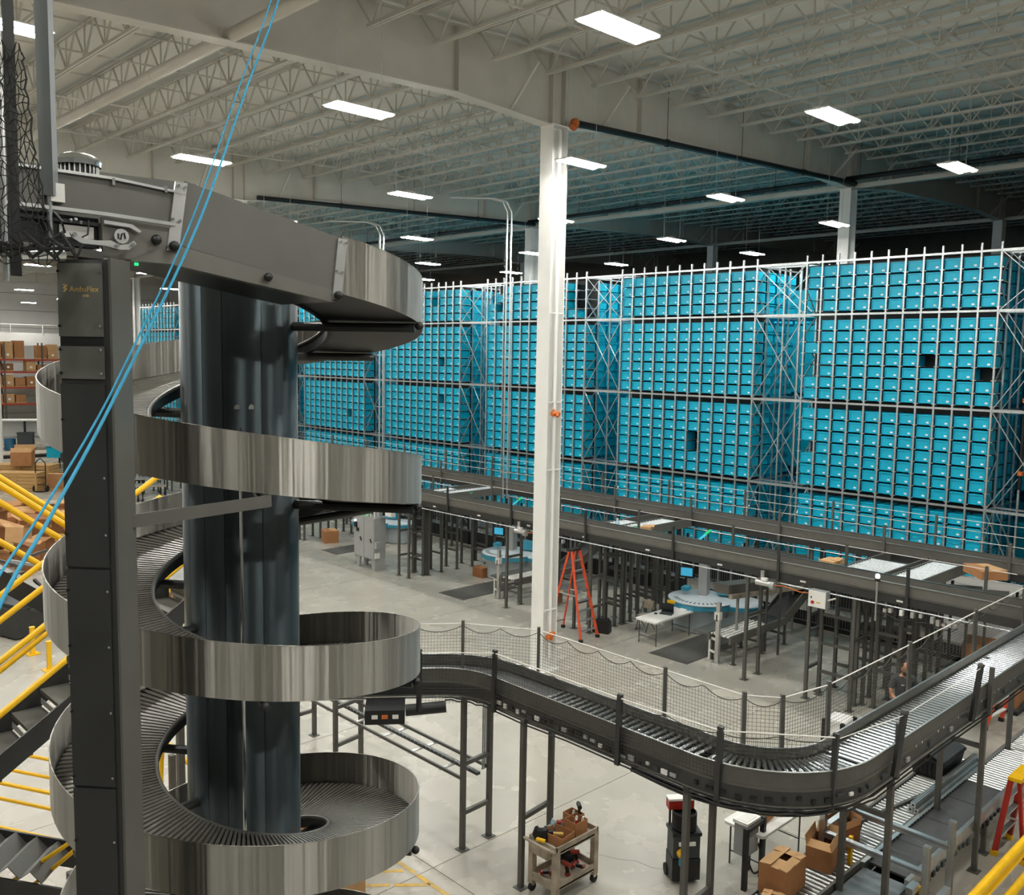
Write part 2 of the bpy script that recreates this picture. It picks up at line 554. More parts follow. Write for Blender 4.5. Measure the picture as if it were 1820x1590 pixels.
# electrical conduits dropping to the conveyors
def conduit(x, y, z0, z1, label):
    t = thing('conduit_drop', label, 'conduit', (x, y, z0))
    for d in (-.07, .07):
        rod('conduit', (x + d * .7, y - d * .7, z0), (x + d * .7, y - d * .7, z1), .03, 'galv', t, 8)
        MB().path([(x + d * .7, y - d * .7, z1), (x + d * .7 - .1, y - d * .7 + .1, z1 + .3), (x + d * .7 - .4, y - d * .7 + .4, z1 + .42), (x - 1.3 + d, y + 1.5, z1 + .45)], .03, 8).build('conduit_bend', 'galv', t, True)
    for z in range(int(z0) + 1, int(z1), 2):
        bar('clip', (x - .12, y + .12, z), (x + .12, y - .12, z), .03, .03, 'galv', t)
conduit(21.7, 22.7, 3.1, 12.9, 'pair of thin conduits hanging from roof left of the white column')
conduit(20.9, 28.9, 3.1, 12.6, 'pair of thin conduits hanging from roof right of the spiral')

# ------------------------------------------------------------------ high-bay lights
def make_light(loc, label):
    x, y, z = loc
    t = thing('high_bay_light', label, 'light', loc, 'high-bay lights under the roof')
    b = MB()
    b.box((x, y, z + .05), (1.26, .10, .05)); 
    for s in (-1, 1):
        b.box((x, y + s * .15, z + .045), (1.28, .17, .02)); b.box((x + s * .65, y, z + .035), (.04, .44, .03))
    b.build('housing', 'white', t)
    for s in (-1, 1):
        MB().prism([(-.07, .03), (-.045, 0), (.045, 0), (.07, .03)], (x - .62, y + s * .15, z), (0, 1, 0), (0, 0, 1), (1, 0, 0), 1.24).build('lens', 'light_glass', t)
    for s in (-1, 1):
        rod('wire', (x + s * .5, y, z + .07), (x + s * .5, y, deck_z(x)), .006, 'galv', t, 5)
    MB().box((x, y, z + .11), (.28, .12, .07)).build('driver_box', 'white', t)
    return t
LX = [-2.2, 4.0, 10.05, 16.25, 22.3, 28.7, 34.4]
LY = [-5.0, 1.7, 8.4, 14.6, 21.1, 28.5, 35.8, 43.3, 54.0, 65.8, 77.5, 88.0, 98.5]  # last row of lamps is added to brighten the far end wall
first = make_light((LX[2], LY[2], 12.5), 'twin-strip hanging light')
spots = []
for i, x in enumerate(LX):
    for j, y in enumerate(LY):
        if (i, j) == (2, 2): spots.append((i, j, first)); continue
        if 50 < y < 90 and i == 0: continue
        if i >= 5 and j < 3: continue
        if i == 6 and (j > 7 or j == 3): continue
        o = copy_tree(first, (x, y, 12.5)); spots.append((i, j, o))
        for ch in o.children:
            if ch.name.startswith('wire'): ch.scale = (ch.scale[0], ch.scale[1], deck_z(x) - 12.57)
special = {(2, 2): 'largest bright twin-strip light at the top of the picture', (2, 3): 'twin-strip light hanging left of the white column, above the spiral top',
           (3, 2): 'bright twin-strip light up among the joists right of the big girder', (4, 2): 'bright twin-strip light nearest the picture corner pipe',
           (2, 4): 'strip light seen behind the blue ropes', (3, 3): 'strip light tucked against the top of the white column', (1, 3): 'strip light in the upper corner above the black net',
           (4, 3): 'strip light below the crossing of the two black pipes', (3, 4): 'dim strip light between the spiral and white column, just above the black pipe',
           (5, 3): 'small light in front of the pale column above the racks', (5, 4): 'small light hanging above the second rack block'}
for i, j, o in spots:
    o['label'] = special.get((i, j), 'small hanging strip light, %s from the viewer in the %s row from the spiral side' % (ordn[max(0, j - 2)], ordn[i]))
    if j < 2: o['label'] = 'strip light hanging behind the viewer'

# ================================================================== teal bin racks
RX = 27.0
PITCH, NC = .519, 11
BW = PITCH * NC
RAILS = [3.97, 6.75, 9.49, 11.12]
rows = []
for base, n in ((1.19, 7), (3.97, 7), (6.75, 7), (9.49, 4)):
    rows += [base + .12 + .358 * k for k in range(n)]
BD = .62
def bin_mesh(with_label):
    b = MB()
    w, h = .205, .298
    # tapered shell with rim and recessed front panel
    b.box((BD / 2 + .02, 0, h / 2), (BD, 2 * w - .02, h), m=0)
    b.box((.012, 0, h - .02), (.03, 2 * w, .04), m=0)
    b.box((.014, -w + .018, h / 2 - .02), (.022, .03, h - .05), m=0)
    b.box((.014, w - .018, h / 2 - .02), (.022, .03, h - .05), m=0)
    b.box((.016, 0, .02), (.018, 2 * w - .05, .04), m=0)
    if with_label: b.box((.017, -w + .11, .075), (.008, .075, .05), m=1)
    return b
bin_me = bin_mesh(False).mesh('storage_bin', 'tote')
label_me = MB().box((.017, -.205 + .11, .075), (.008, .078, .052)).mesh('bin_label', 'label')
BLK = [8.85 + 7.49 * k for k in range(-1, 8)]
missing = {(0, 10, 17): 1, (0, 10, 16): 1, (0, 10, 10): 1, (0, 10, 20): 1, (0, 10, 21): 1, (0, 10, 22): 1, (0, 10, 19): 1, (0, 3, 17): 1, (0, 0, 16): 1, (1, 4, 9): 1, (1, 4, 10): 1, (4, 2, 9): 1, (3, 2, 12): 1, (3, 2, 16): 1, (5, 3, 18): 1, (4, 1, 23): 1, (3, 9, 22): 1, (3, 3, 24): 1, (3, 3, 23): 1, (2, 9, 22): 1, (2, 10, 23): 1, (2, 10, 24): 1, (2, 9, 24): 1, (2, 0, 24): 1, (2, 1, 24): 1, (2, 0, 23): 1, (2, 1, 23): 1, (2, 0, 22): 1, (2, 1, 22): 1, (2, 0, 21): 1}
indiv = []; rest = []
for k, y0 in enumerate(BLK):
    kk = k - 1
    for c in range(NC):
        for r, z in enumerate(rows):
            if (kk, c, r) in missing: continue
            if kk in (0, 1) and z > 2.0:
                indiv.append((kk, c, r, z, y0 + (c + .5) * PITCH))
            else:
                rest.append((z, y0 + (c + .5) * PITCH))
indiv.sort(key=lambda t: (t[0], t[1]))
allin = indiv[:298]; rest += [(z, y) for (_, _, _, z, y) in indiv[298:]]
for (kk, c, r, z, y) in allin:
    o = bpy.data.objects.new('storage_bin', bin_me); o.location = (RX + .03, y, z); link(o)
    blk = 'nearest rack' if kk == 0 else 'second rack'
    tag(o, 'teal bin, %s column from the near end, %s row from the top, %s' % (ordn[c], ordn[len(rows) - 1 - r], blk), 'bin', 'teal bins in the racks')
    l = bpy.data.objects.new('bin_label', label_me); link(l, o)
src = bin_mesh(True)
b = MB()
for z, y in rest:
    n = len(b.v)
    b.v += [(v[0] + RX + .03, v[1] + y, v[2] + z) for v in src.v]
    b.f += [tuple(i + n for i in f) for f in src.f]; b.m += src.m
# second rank and side bins glimpsed through the aisles (coarse boxes with rims)
for k, y0 in enumerate(BLK):
    for r, z in enumerate(rows):
        for dx in (.72, 1.42, 2.12):
            b.box((RX + dx + .33, y0 + .3, z + .15), (.58, .40, .3)); b.box((RX + dx + .33, y0 + BW - .3, z + .15), (.58, .40, .3))
            b.box((RX + dx + .33, y0 + BW - .09, z + .29), (.6, .04, .03)); b.box((RX + dx + .33, y0 + .09, z + .29), (.6, .04, .03))
for k, y0 in enumerate(BLK):                 # deeper ranks of the rack field
    for dx in (4.6, 6.4, 9.4, 12.0, 15.4, 18.6, 22, 26, 30):
        for c in range(NC):
            if any(abs(RX + dx - gx) < .7 for gx in GX) and any(abs(y0 + (c + .5) * PITCH - gy) < .6 for gy in GY): continue
            for base, n in ((.1, 8), (3.97, 7), (6.75, 7), (9.49, 3)):
                b.box((RX + dx, y0 + (c + .5) * PITCH, base + .1 + .179 * n), (.62, .42, .358 * n - .06))
o = b.build('storage_bins', ['tote', 'label']); tag(o, 'teal storage bins filling all the further rack blocks', 'bin', 'teal bins in the racks', 'stuff')

def rack(k, y0, label):
    t = thing('bin_rack', label, 'rack', (RX, y0, 0), 'galvanised bin racks')
    y1 = y0 + BW
    for c in range(NC + 1):
        bar('post', (RX, y0 + c * PITCH, 0), (RX, y0 + c * PITCH, 11.35), .055, .05, 'galv', t)
    for z in RAILS:
        bar('rail', (RX - .03, y0 - .02, z), (RX - .03, y1 + .02, z), .04, .06, 'galv', t)
    for dx in (.75, 1.45, 2.15, 2.85):
        for y in (y0, y1):
            bar('post', (RX + dx, y, 0), (RX + dx, y, 11.2), .05, .05, 'galv', t)
    for y in (y0, y1):
        for z in RAILS:
            bar('side_rail', (RX, y, z), (RX + 2.85, y, z), .04, .05, 'galv', t)
        za = [.1] + RAILS
        for za0, za1 in zip(za, za[1:]):
            n = 4 if za1 - za0 > 2 else 2
            for i in range(n):
                a0, a1 = za0 + (za1 - za0) * i / n, za0 + (za1 - za0) * (i + 1) / n
                p, q = ((RX, y, a0), (RX + .75, y, a1)) if i % 2 else ((RX + .75, y, a0), (RX, y, a1))
                bar('side_brace', p, q, .03, .03, 'galv', t)
    s = MB()
    for r, z in enumerate(rows):
        for c in range(NC + 1):
            y = y0 + c * PITCH
            s.box((RX + .02, y - .045, z - .012), (.07, .05, .022)); s.box((RX + .02, y + .045, z - .012), (.07, .05, .022))
            if c: s.box((RX + .36, y - .04, z - .012), (.64, .02, .022)); s.box((RX + .36, y - PITCH + .04, z - .012), (.64, .02, .022))
    s = s.build('support_brackets', 'galv', t); s['kind'] = 'stuff'
    # black sheet behind the bins, standing in for shade in the gaps
    MB().box((RX + .72, y0 + BW / 2, 5.6), (.01, BW - .1, 11)).build('gap_shade_sheet', 'black', t)
    return t
rl = ['nearest galvanised rack block full of teal bins, eleven columns wide', 'second galvanised rack block of teal bins, past the first cross-braced aisle', 'rack block of teal bins half hidden by the tall white column',
      'rack block of teal bins between the white column and the spiral', 'rack block of teal bins just right of the spiral drum', 'rack block of teal bins behind the spiral drum', 'rack block of teal bins glimpsed left of the spiral drum', 'last rack block of teal bins at the far end wall']
for k, y0 in enumerate(BLK):
    rack(k, y0, 'rack block of teal bins cut off at the picture edge' if k == 0 else rl[k - 1])
# cross-braced aisle frames between the blocks
for k in range(len(BLK) - 1):
    ya, yb = BLK[k] + BW, BLK[k + 1]
    t = thing('aisle_bracing', ['cross-braced aisle frame at the near end of the nearest rack', 'cross-braced aisle frame between the two nearest rack blocks', 'cross-braced aisle frame right of the tall white column', 'cross-braced aisle frame left of the tall white column', 'cross-braced aisle frame with conduit right of the spiral', 'cross-braced aisle frame beside the spiral drum', 'cross-braced aisle frame behind the spiral', 'cross-braced aisle frame near the far end wall'][k], 'frame', (RX, ya, 0), 'aisle frames')
    for z in RAILS:
        bar('rail', (RX, ya, z), (RX, yb, z), .05, .08, 'galv', t)
        bar('rail', (RX + .75, ya, z), (RX + .75, yb, z), .05, .05, 'galv', t)
    za = [.3] + RAILS
    for z0, z1 in zip(za, za[1:]):
        bar('cross_brace', (RX, ya, z0), (RX, yb, z1), .035, .02, 'galv', t); bar('cross_brace', (RX + .02, ya, z1), (RX + .02, yb, z0), .035, .02, 'galv', t)
        bar('cross_brace', (RX + .75, ya, z0), (RX + .75, yb, z1), .03, .02, 'galv', t); bar('cross_brace', (RX + .77, ya, z1), (RX + .77, yb, z0), .03, .02, 'galv', t)
    for yy in (.33, .66):
        bar('post', (RX + .75, ya + (yb - ya) * yy, 0), (RX + .75, ya + (yb - ya) * yy, 11.1), .05, .05, 'galv', t)

# ================================================================== spiral conveyor
SC = (2.72, 5.24)
HP, Z0 = 1.10, 8.34
RO, RI, RD = 1.12, .53, .35
def hz(deg): return Z0 - HP * deg / 360.0
def hp(deg, r, z): 
    a = math.radians(deg)
    return (SC[0] + r * math.cos(a), SC[1] + r * math.sin(a), z)
DEG0, DEG1 = -90, 2350
sp = thing('spiral_conveyor', 'tall stainless spiral conveyor with helical slat bed around a steel drum', 'conveyor', (SC[0], SC[1], 0))
# guard bands, one sheet per turn
def band(d0, d1, r, t, lo, hi, name, mat, step=4):
    b = MB(); n = max(2, int((d1 - d0) / step)); rows = [[], [], [], []]
    for i in range(n + 1):
        d = d0 + (d1 - d0) * i / n; z = hz(d)
        for k, (rr, zz) in enumerate(((r, z - lo), (r, z + hi), (r + t, z + hi), (r + t, z - lo))):
            rows[k].append(hp(d, rr, zz))
    b.sheet([rows[0], rows[1], rows[2], rows[3], rows[0]])
    m = len(rows[0])
    b.add([rows[k][0] for k in range(4)], [(0, 1, 2, 3)]); b.add([rows[k][-1] for k in range(4)], [(0, 1, 2, 3)])
    return b.build(name, mat, sp, True)
d = DEG0
while d < DEG1:
    e = min(d + 360, DEG1)
    g = band(d, e, RO, .005, .30, 0, 'outer_guard', 'stainless')
    band(d, e, RO - .001, .007, 0, .004, 'guard_lip', 'stainless')
    d = e
# slat bed carrier: under-pan, inner curb, chain channel
d = DEG0
while d < DEG1:
    e = min(d + 360, DEG1)
    b = MB(); n = 90
    up_in, up_out, lo_in, lo_out = [], [], [], []
    for i in range(n + 1):
        a = d + (e - d) * i / n; z = hz(a)
        up_in.append(hp(a, RI + .03, z - .262)); up_out.append(hp(a, RO, z - .262)); lo_in.append(hp(a, RI + .03, z - .30)); lo_out.append(hp(a, RO, z - .30))
    b.sheet([up_in, up_out, lo_out, lo_in, up_in])
    b.build('under_pan', 'black', sp, True)
    b = MB(); b.path([hp(d + (e - d) * i / n, RI, hz(d + (e - d) * i / n) - .235) for i in range(n + 1)], .013, 8)
    b.build('inner_curb', 'grey_paint', sp, True)
    b = MB()
    rows4 = [[], [], [], []]
    for i in range(n + 1):
        a = d + (e - d) * i / n; z = hz(a)
        for k, (rr, zz) in enumerate(((RI, z - .31), (RI, z - .245), (RI + .03, z - .245), (RI + .03, z - .31))): rows4[k].append(hp(a, rr, zz))
    b.sheet([rows4[0], rows4[1], rows4[2], rows4[3], rows4[0]]); b.build('chain_channel', 'black', sp, True)
    d = e
# slats
ST = 360 / 152.0
def slat_geo(b, ang=0, c=(0, 0), z=0, world=False):
    ri, ro = RI + .012, RO - .012
    wi, wo = .0085, .0178
    tan = -HP / (2 * PI)
    pts = []
    for r, w in ((ri, wi), (ro - .02, wo), (ro, wo * .6)):
        for s, zz in ((-1, -.03), (-.8, 0), (.8, 0), (1, -.03)):
            y = s * w
            pts.append((r, y, zz + tan * y / r + (-.006 if r == ro and zz == 0 else 0)))
    ca, sa = math.cos(ang), math.sin(ang)
    v = [(c[0] + x * ca - y * sa, c[1] + x * sa + y * ca, z + q) for x, y, q in pts]
    f = []
    for k in range(2):
        for i in range(3): f.append((k * 4 + i, k * 4 + i + 1, k * 4 + i + 5, k * 4 + i + 4))
        f.append((k * 4 + 3, k * 4, k * 4 + 4, k * 4 + 7))
    f += [(3, 2, 1, 0), (8, 9, 10, 11)]
    b.add(v, f); return b
slat_me = slat_geo(MB()).mesh('slat', 'slat')
seen = [(120, 275), (485, 640), (845, 1015), (1075, 1140)]
rs = MB(); k = 0; d = DEG0; cnt = 0
while d < DEG1 - 2:
    if any(a <= d <= bb for a, bb in seen) and cnt < 298:
        o = bpy.data.objects.new('slat', slat_me); o.location = (0, 0, hz(d) - .225); o.rotation_euler = (0, 0, math.radians(d)); link(o, sp); cnt += 1
    else:
        slat_geo(rs, math.radians(d), SC, hz(d) - .225)
    d += ST
o = rs.build('slats', 'slat', sp); o['kind'] = 'stuff'
# drum panels with vertical seams, trim rod, latches
for i, (a0, a1) in enumerate(((183, 205), (205.6, 226), (226.6, 262.5), (263.1, 315), (315.6, 360), (360.6, 450), (450.6, 542.4))):
    b = MB(); n = max(3, int((a1 - a0) / 4)); r0 = [hp(a0 + (a1 - a0) * k / n, RD, .05) for k in range(n + 1)]; r1 = [hp(a0 + (a1 - a0) * k / n, RD, 8.46) for k in range(n + 1)]
    r2 = [hp(a0 + (a1 - a0) * k / n, RD - .012, 8.46) for k in range(n + 1)]; r3 = [hp(a0 + (a1 - a0) * k / n, RD - .012, .05) for k in range(n + 1)]
    b.sheet([r0, r1, r2, r3, r0]); b.build('drum_panel', 'drum_steel', sp, True)
b = MB(); b.lathe((SC[0], SC[1], 0), [(RD - .02, .02), (RD - .02, 8.44)], 28); b.build('drum_core', 'black', sp, True)
rod('trim_rod', hp(242, RD + .014, 1.0), hp(242, RD + .014, 7.56), .011, 'chrome', sp, 8)
for dz in (0,):
    for a in (239.5, 252):
        b = MB(); p = hp(a, RD + .012, 7.68); b.box(p, (.03, .03, .02), math.radians(a)); b.box((p[0], p[1] - .006, p[2] + .012), (.012, .02, .012), math.radians(a)); b.build('latch', 'chrome', sp)
# arms from drum to bed, end knobs
for k in range(0, 40):
    a = -52 + 60 * k
    if a > DEG1 - 10: break
    z = hz(a) - .335
    rod('support_arm', hp(a, RD - .01, z), hp(a, RO - .01, z), .028, 'dark_panel', sp, 10)
    if a % 360 in (248, 308): ball('knob', hp(a, RO + .016, z + .012), .026, 'black', sp)
for a in (-100, -115):
    pass
for x, y in ((SC[0] - .9, SC[1]), (SC[0] + .9, SC[1]), (SC[0], SC[1] + .9)):
    bar('foot_beam', (SC[0], SC[1], .05), (x, y, .05), .1, .1, 'dark_panel', sp)

# straight infeed on top of the spiral
inf = thing('infeed_conveyor', 'grey straight infeed conveyor with motor and belt drive feeding the spiral top', 'conveyor', (1.3, 4.4, 8.2))
yn, yf = 4.12, 4.71
def xz(poly, y, t, name, mat, par=None):
    return MB().prism(poly, (0, y, 0), (1, 0, 0), (0, 0, 1), (0, 1, 0), t).build(name, mat, par or inf)
xz([(1.875, 8.775), (2.735, 8.600), (2.70, 8.325), (1.835, 8.485)], yn - .006, .008, 'side_panel', 'grey_paint')
xz([(1.60, 8.475), (1.82, 8.485), (2.70, 8.325), (2.665, 8.270), (1.80, 8.395), (1.62, 8.395)], yn - .01, .05, 'side_frame', 'frame_paint')
xz([(.75, 8.735), (1.55, 8.735), (1.865, 8.712), (1.835, 8.575), (1.51, 8.585), (.75, 8.59)], yn - .004, .006, 'side_guard', 'grey_paint')
xz([(.75, 8.745), (1.55, 8.745), (1.87, 8.722), (1.87, 8.712), (1.55, 8.733), (.75, 8.733)], yn - .02, .02, 'guard_flange', 'alu')
xz([(.75, 8.59), (1.51, 8.59), (1.82, 8.58), (1.82, 8.565), (1.51, 8.575), (.75, 8.575)], yn - .03, .03, 'guard_flange', 'alu')
xz([(.75, 8.86), (1.45, 8.865), (2.2, 8.88), (2.74, 8.66), (2.70, 8.36), (1.84, 8.50), (.75, 8.56)], yf, .006, 'far_guard', 'grey_paint')
xz([(.75, 8.56), (1.8, 8.54), (2.70, 8.36), (2.70, 8.345), (1.8, 8.525), (.75, 8.545)], yn + .01, yf - yn - .02, 'belt', 'belt')
xz([(1.63, 8.42), (1.8, 8.42), (2.70, 8.285), (2.70, 8.275), (1.8, 8.41), (1.63, 8.41)], yn + .01, yf - yn - .02, 'under_tray', 'dark_panel')
xz([(1.50, 8.57), (1.80, 8.555), (1.80, 8.48), (1.70, 8.44), (1.62, 8.40), (1.50, 8.40)], yn - .012, .02, 'drive_plate', 'frame_paint')
xz([(.75, 8.575), (1.50, 8.565), (1.50, 8.44), (.75, 8.44)], yn + .03, .5, 'drive_housing', 'black')
xz([(.75, 8.445), (1.5, 8.425), (1.5, 8.39), (.75, 8.41)], yn - .015, .56, 'cross_rail', 'frame_paint')
# bracket plates with bolts at each joint
for (x, z0, z1, dx) in ((1.855, 8.765, 8.455, -.045), (2.72, 8.60, 8.285, -.035)):
    o = MB().prism([(x - .028, z0), (x + .028, z0), (x + dx + .026, z1), (x + dx - .03, z1)], (0, yn - .018, 0), (1, 0, 0), (0, 0, 1), (0, 1, 0), .012).build('joint_plate', 'alu', inf)
    for s, zz in ((-.016, .018), (.016, .022), (-.022, .17), (.01, .175)):
        rod('bolt', (x + s + dx * zz / .31, yn - .03, z0 - zz), (x + s + dx * zz / .31, yn - .016, z0 - zz), .007, 'chrome', o, 8)
    ball('knob', (x + dx, yn - .03, z1 + .02), .024, 'black', inf)
ball('knob', (1.73, yn - .025, 8.495), .024, 'black', inf)
ball('knob', (2.28, yn - .03, 8.37), .022, 'black', inf)
rod('pulley', (1.575, yn - .03, 8.495), (1.575, yn - .01, 8.495), .032, 'alu', inf, 16)
MB().path([(1.56, yn - .034, 8.505), (1.56, yn - .034, 8.485), (1.57, yn - .034, 8.48), (1.575, yn - .034, 8.505), (1.585, yn - .034, 8.51), (1.59, yn - .034, 8.485)], .003, 5).build('pulley_slot', 'black', inf)
b = MB(); b.prism([(1.355, 8.487), (1.372, 8.492), (1.40, 8.47), (1.46, 8.464), (1.52, 8.470), (1.56, 8.455), (1.60, 8.462), (1.62, 8.478), (1.63, 8.465), (1.60, 8.438), (1.56, 8.434), (1.50, 8.445), (1.40, 8.446), (1.365, 8.465)], (0, yn - .05, 0), (1, 0, 0), (0, 0, 1), (0, 1, 0), .012)
o = b.build('tension_arm', 'alu', inf)
for x, z in ((1.37, 8.48), (1.545, 8.452), (1.612, 8.46)): rod('bolt', (x, yn - .062, z), (x, yn - .045, z), .009, 'chrome', o, 8)
xz([(1.50, 8.555), (1.62, 8.55), (1.66, 8.525), (1.65, 8.515), (1.61, 8.535), (1.50, 8.54)], yn - .035, .014, 'lever', 'alu')
MB().bx(1.335, 1.475, yn + .018, yn + .024, 8.475, 8.525).build('data_plate', 'white', inf)
for x, z in ((1.33, 8.55), (1.38, 8.545), (1.40, 8.55), (1.42, 8.54)): ball('terminal', (x, yn + .01, z), .008, 'chrome', inf)
MB().path([(1.34, yn, 8.47), (1.39, yn - .01, 8.46), (1.44, yn - .01, 8.49), (1.45, yn, 8.55)], .004, 6).build('cable', 'black', inf, True)
MB().path([(1.30, yn - .02, 8.57), (1.33, yn - .03, 8.53), (1.34, yn - .03, 8.49), (1.30, yn - .02, 8.46)], .008, 6).build('cable', 'black', inf, True)
MB().box((1.315, yn - .02, 8.645), (.055, .04, .075)).build('junction_box', 'white', inf)
rod('roller_tube', (.95, yn - .1, 8.36), (1.31, yn - .1, 8.395), .035, 'chrome', inf, 16)
for x in (1.55, 1.78): 
    b = MB(); b.box((x, yn - .012, 8.725), (.012, .02, .03)); b.build('clip', 'chrome', inf)
MB().box((1.66, yn + .03, 8.385), (.015, .01, .012)).build('indicator', 'green_led', inf)
# gear motor with finned body and domed cap
b = MB(); b.tube((1.55, 4.52, 8.72), (1.55, 4.52, 8.85), .078, 20)
mt = b.build('motor', 'dark_panel', inf, True)
for k in range(24):
    a = 2 * PI * k / 24
    bar('fin', (1.55 + .085 * math.cos(a), 4.52 + .085 * math.sin(a), 8.72), (1.55 + .085 * math.cos(a), 4.52 + .085 * math.sin(a), 8.845), .006, .006, 'alu', mt)
MB().lathe((1.55, 4.52, 8.845), [(.098, 0), (.1, .022), (.085, .042), (.05, .056), (0, .06)], 24, caps=False).build('fan_cowl', 'chrome', mt, True)

# box column with cover panels in front of the spiral
bc = thing('support_column', 'dark grey box column with screwed cover panels standing before the spiral', 'column', (1.47, 4.14, 0))
ang = math.atan2(-.75, .66)
ux, uy = Vector((.66, -.75, 0)).normalized(), Vector((.75, .66, 0)).normalized()
cc = Vector((1.47, 4.14, 0))
MB().box((cc.x, cc.y, 4.2), (.222, .165, 8.36), ang).build('shaft', 'dark_panel', bc)
segs = [(0, 1.6), (1.6, 3.9), (3.9, 6.05), (6.05, 7.05), (7.05, 7.86), (7.87, 8.02), (8.05, 8.37)]
for i, (z0, z1) in enumerate(segs):
    c = cc - uy * .087 - ux * .012
    MB().box((c.x, c.y, (z0 + z1) / 2), (.196, .012, z1 - z0 - .012), ang).build('cover_panel', 'cover_panel' if i > 4 else 'dark_panel', bc)
MB().box(tuple(cc - uy * .083 - ux * .012 + Vector((0, 0, 8.035))), (.19, .004, .03), ang).build('recess', 'black', bc)
c = cc + ux * .116
MB().box((c.x, c.y, 4.2), (.012, .165, 8.38), ang).build('side_plate', 'grey_paint', bc)
for z in [8.33, 8.10, 8.0, 7.9, 7.7, 7.45, 7.2, 6.95, 6.7, 6.4, 6.1, 5.8, 5.5, 5.2, 4.9]:
    for s in (-.104, .078):
        p = cc - uy * .094 + ux * s + Vector((0, 0, z))
        rod('screw', p, p - uy * .006, .006, 'chrome' if s > 0 else 'black', bc, 8)
p0 = cc + ux * .10 + uy * .03 + Vector((0, 0, 7.235)); p1 = Vector((2.30, 4.12, 7.255))
bar('brace', p0, p1, .012, .06, 'grey_paint', bc)
def text(body, name, size, org, xdir, zdir, mat, parent, ext=.001):
    cu = bpy.data.curves.new(name, 'FONT'); cu.body = body; cu.size = size; cu.extrude = ext; cu.align_x = 'CENTER'
    o = bpy.data.objects.new(name, cu); cu.materials.append(MAT[mat])
    x, z = Vector(xdir).normalized(), Vector(zdir).normalized(); n = x.cross(z)
    m = Matrix((x, z, n)).transposed().to_4x4(); m.translation = Vector(org) - wloc(parent)
    o.matrix_basis = m
    return link(o, parent)
p = cc - uy * .0945 + ux * .008 + Vector((0, 0, 8.245))
text('AmbaFlex', 'lettering', .032, p, ux, (0, 0, 1), 'gold_print', bc)
p2 = p - ux * .082 + Vector((0, 0, .012))
b = MB()
for s in (0, .014): b.beam(p2 + Vector((0, 0, s - .012)) - ux * .008, p2 + Vector((0, 0, s)) + ux * .006, .003, .006); b.beam(p2 + Vector((0, 0, s)) + ux * .006, p2 + Vector((0, 0, s + .002)) - ux * .01, .003, .005)
b.build('logo_mark', 'gold_print', bc)
text('0700', 'lettering', .014, p + ux * .008 - Vector((0, 0, .022)), ux, (0, 0, 1), 'gold_print', bc)

def smooth_net(p):
    return p
# hanging square tube, rod and black net in the upper corner
hb = thing('hanging_tube', 'grey square tube hanging from the roof over the spiral infeed', 'tube', (1.29, 4.1, 8.4))
MB().box((1.288, 4.10, 11.7), (.056, .04, 6.14), math.radians(-46)).build('tube', 'hang_grey', hb)
rod('rod', (1.288, 4.10, 8.40), (1.288, 4.10, 8.66), .012, 'chrome', hb)
nt_ = thing('safety_net', 'black knotted safety net hanging over the infeed in the upper corner', 'net', (1.0, 5.0, 8.4))
rod('pole', (1.07, 3.94, 8.26), (1.14, 4.0, 14.6), .012, 'alu', nt_)
bar('strap', (1.10, 3.915, 8.28), (1.17, 3.97, 14.6), .04, .006, 'black', nt_)
b = MB(); nx, nz = 13, 26
def npt(i, j):
    u, v = i / nx, j / nz
    w = .06 + .175 * (1 - v) ** 1.2
    dx = -.14 + (w + .14) * u
    z = 8.325 + v * .81 + .016 * math.sin(i * 1.7 + j)
    fold = .03 * math.sin(u * 9 + v * 4) * (1 - v)
    dx *= .9; bx_, by_ = 1.035 + .062 * v, 3.853 + .055 * v
    return (bx_ + dx * .72 + fold * .69 + .006 * math.sin(j * 2.3 + i), by_ - dx * .69 + fold * .72, z + .010 * math.sin(i * 2.1 + j * .6))
for i in range(nx + 1):
    b.path([npt(i, j) for j in range(nz + 1)], .0021 if i < nx else .004, 4)
for j in range(nz + 1):
    b.path([npt(i, j) for i in range(nx + 1)], .0021, 4)
o = b.build('mesh', 'net', nt_); o['kind'] = 'stuff'
for k in range(9):
    MB().path(smooth_net([(.93 + .035 * k, 3.97 - .03 * k, 8.40 + .02 * (k % 3)), (1.0 + .03 * k, 3.9 - .03 * k, 8.345 + .03 * (k % 2)), (1.1 + .02 * k, 3.82 - .02 * k, 8.40 - .02 * (k % 2))]), .008, 5).build('gathered_cord', 'net', nt_)

# twin blue ropes slung across the front
rp = [(3.35, 5.3, 11.2), (2.63, 4.57, 9.91), (2.23, 4.18, 9.29), (1.65, 3.51, 8.50), (1.11, 2.96, 7.86), (.78, 2.54, 7.57), (.55, 2.19, 7.42), (.2, 1.6, 7.1)]
def smooth_pts(p, n=6):
    out = []
    P = [Vector(p[0])] + [Vector(q) for q in p] + [Vector(p[-1])]
    for i in range(1, len(P) - 2):
        for k in range(n):
            t = k / n
            a, b_, c, d = P[i - 1], P[i], P[i + 1], P[i + 2]
            out.append(.5 * ((2 * b_) + (c - a) * t + (2 * a - 5 * b_ + 4 * c - d) * t * t + (3 * b_ - a - 3 * c + d) * t ** 3))
    out.append(P[-2]); return out
base = smooth_pts([(5.6, 7.4, 14.9)] + rp)
for k, (off, lab) in enumerate(((0, 'thicker blue rope strand slung in front of the spiral'), (1, 'thinner blue rope strand running beside the thicker one'))):
    pts = []
    for i, p in enumerate(base):
        t = i / (len(base) - 1)
        pts.append(p + (Vector((-.5, .5, 0)).normalized() * (.018 + .022 * abs(math.sin(t * 5))) if off else Vector()))
    tag(MB().path(pts, .0052 if not off else .0036, 8).build('rope', 'rope_blue', None, True), lab, 'rope', 'blue ropes')

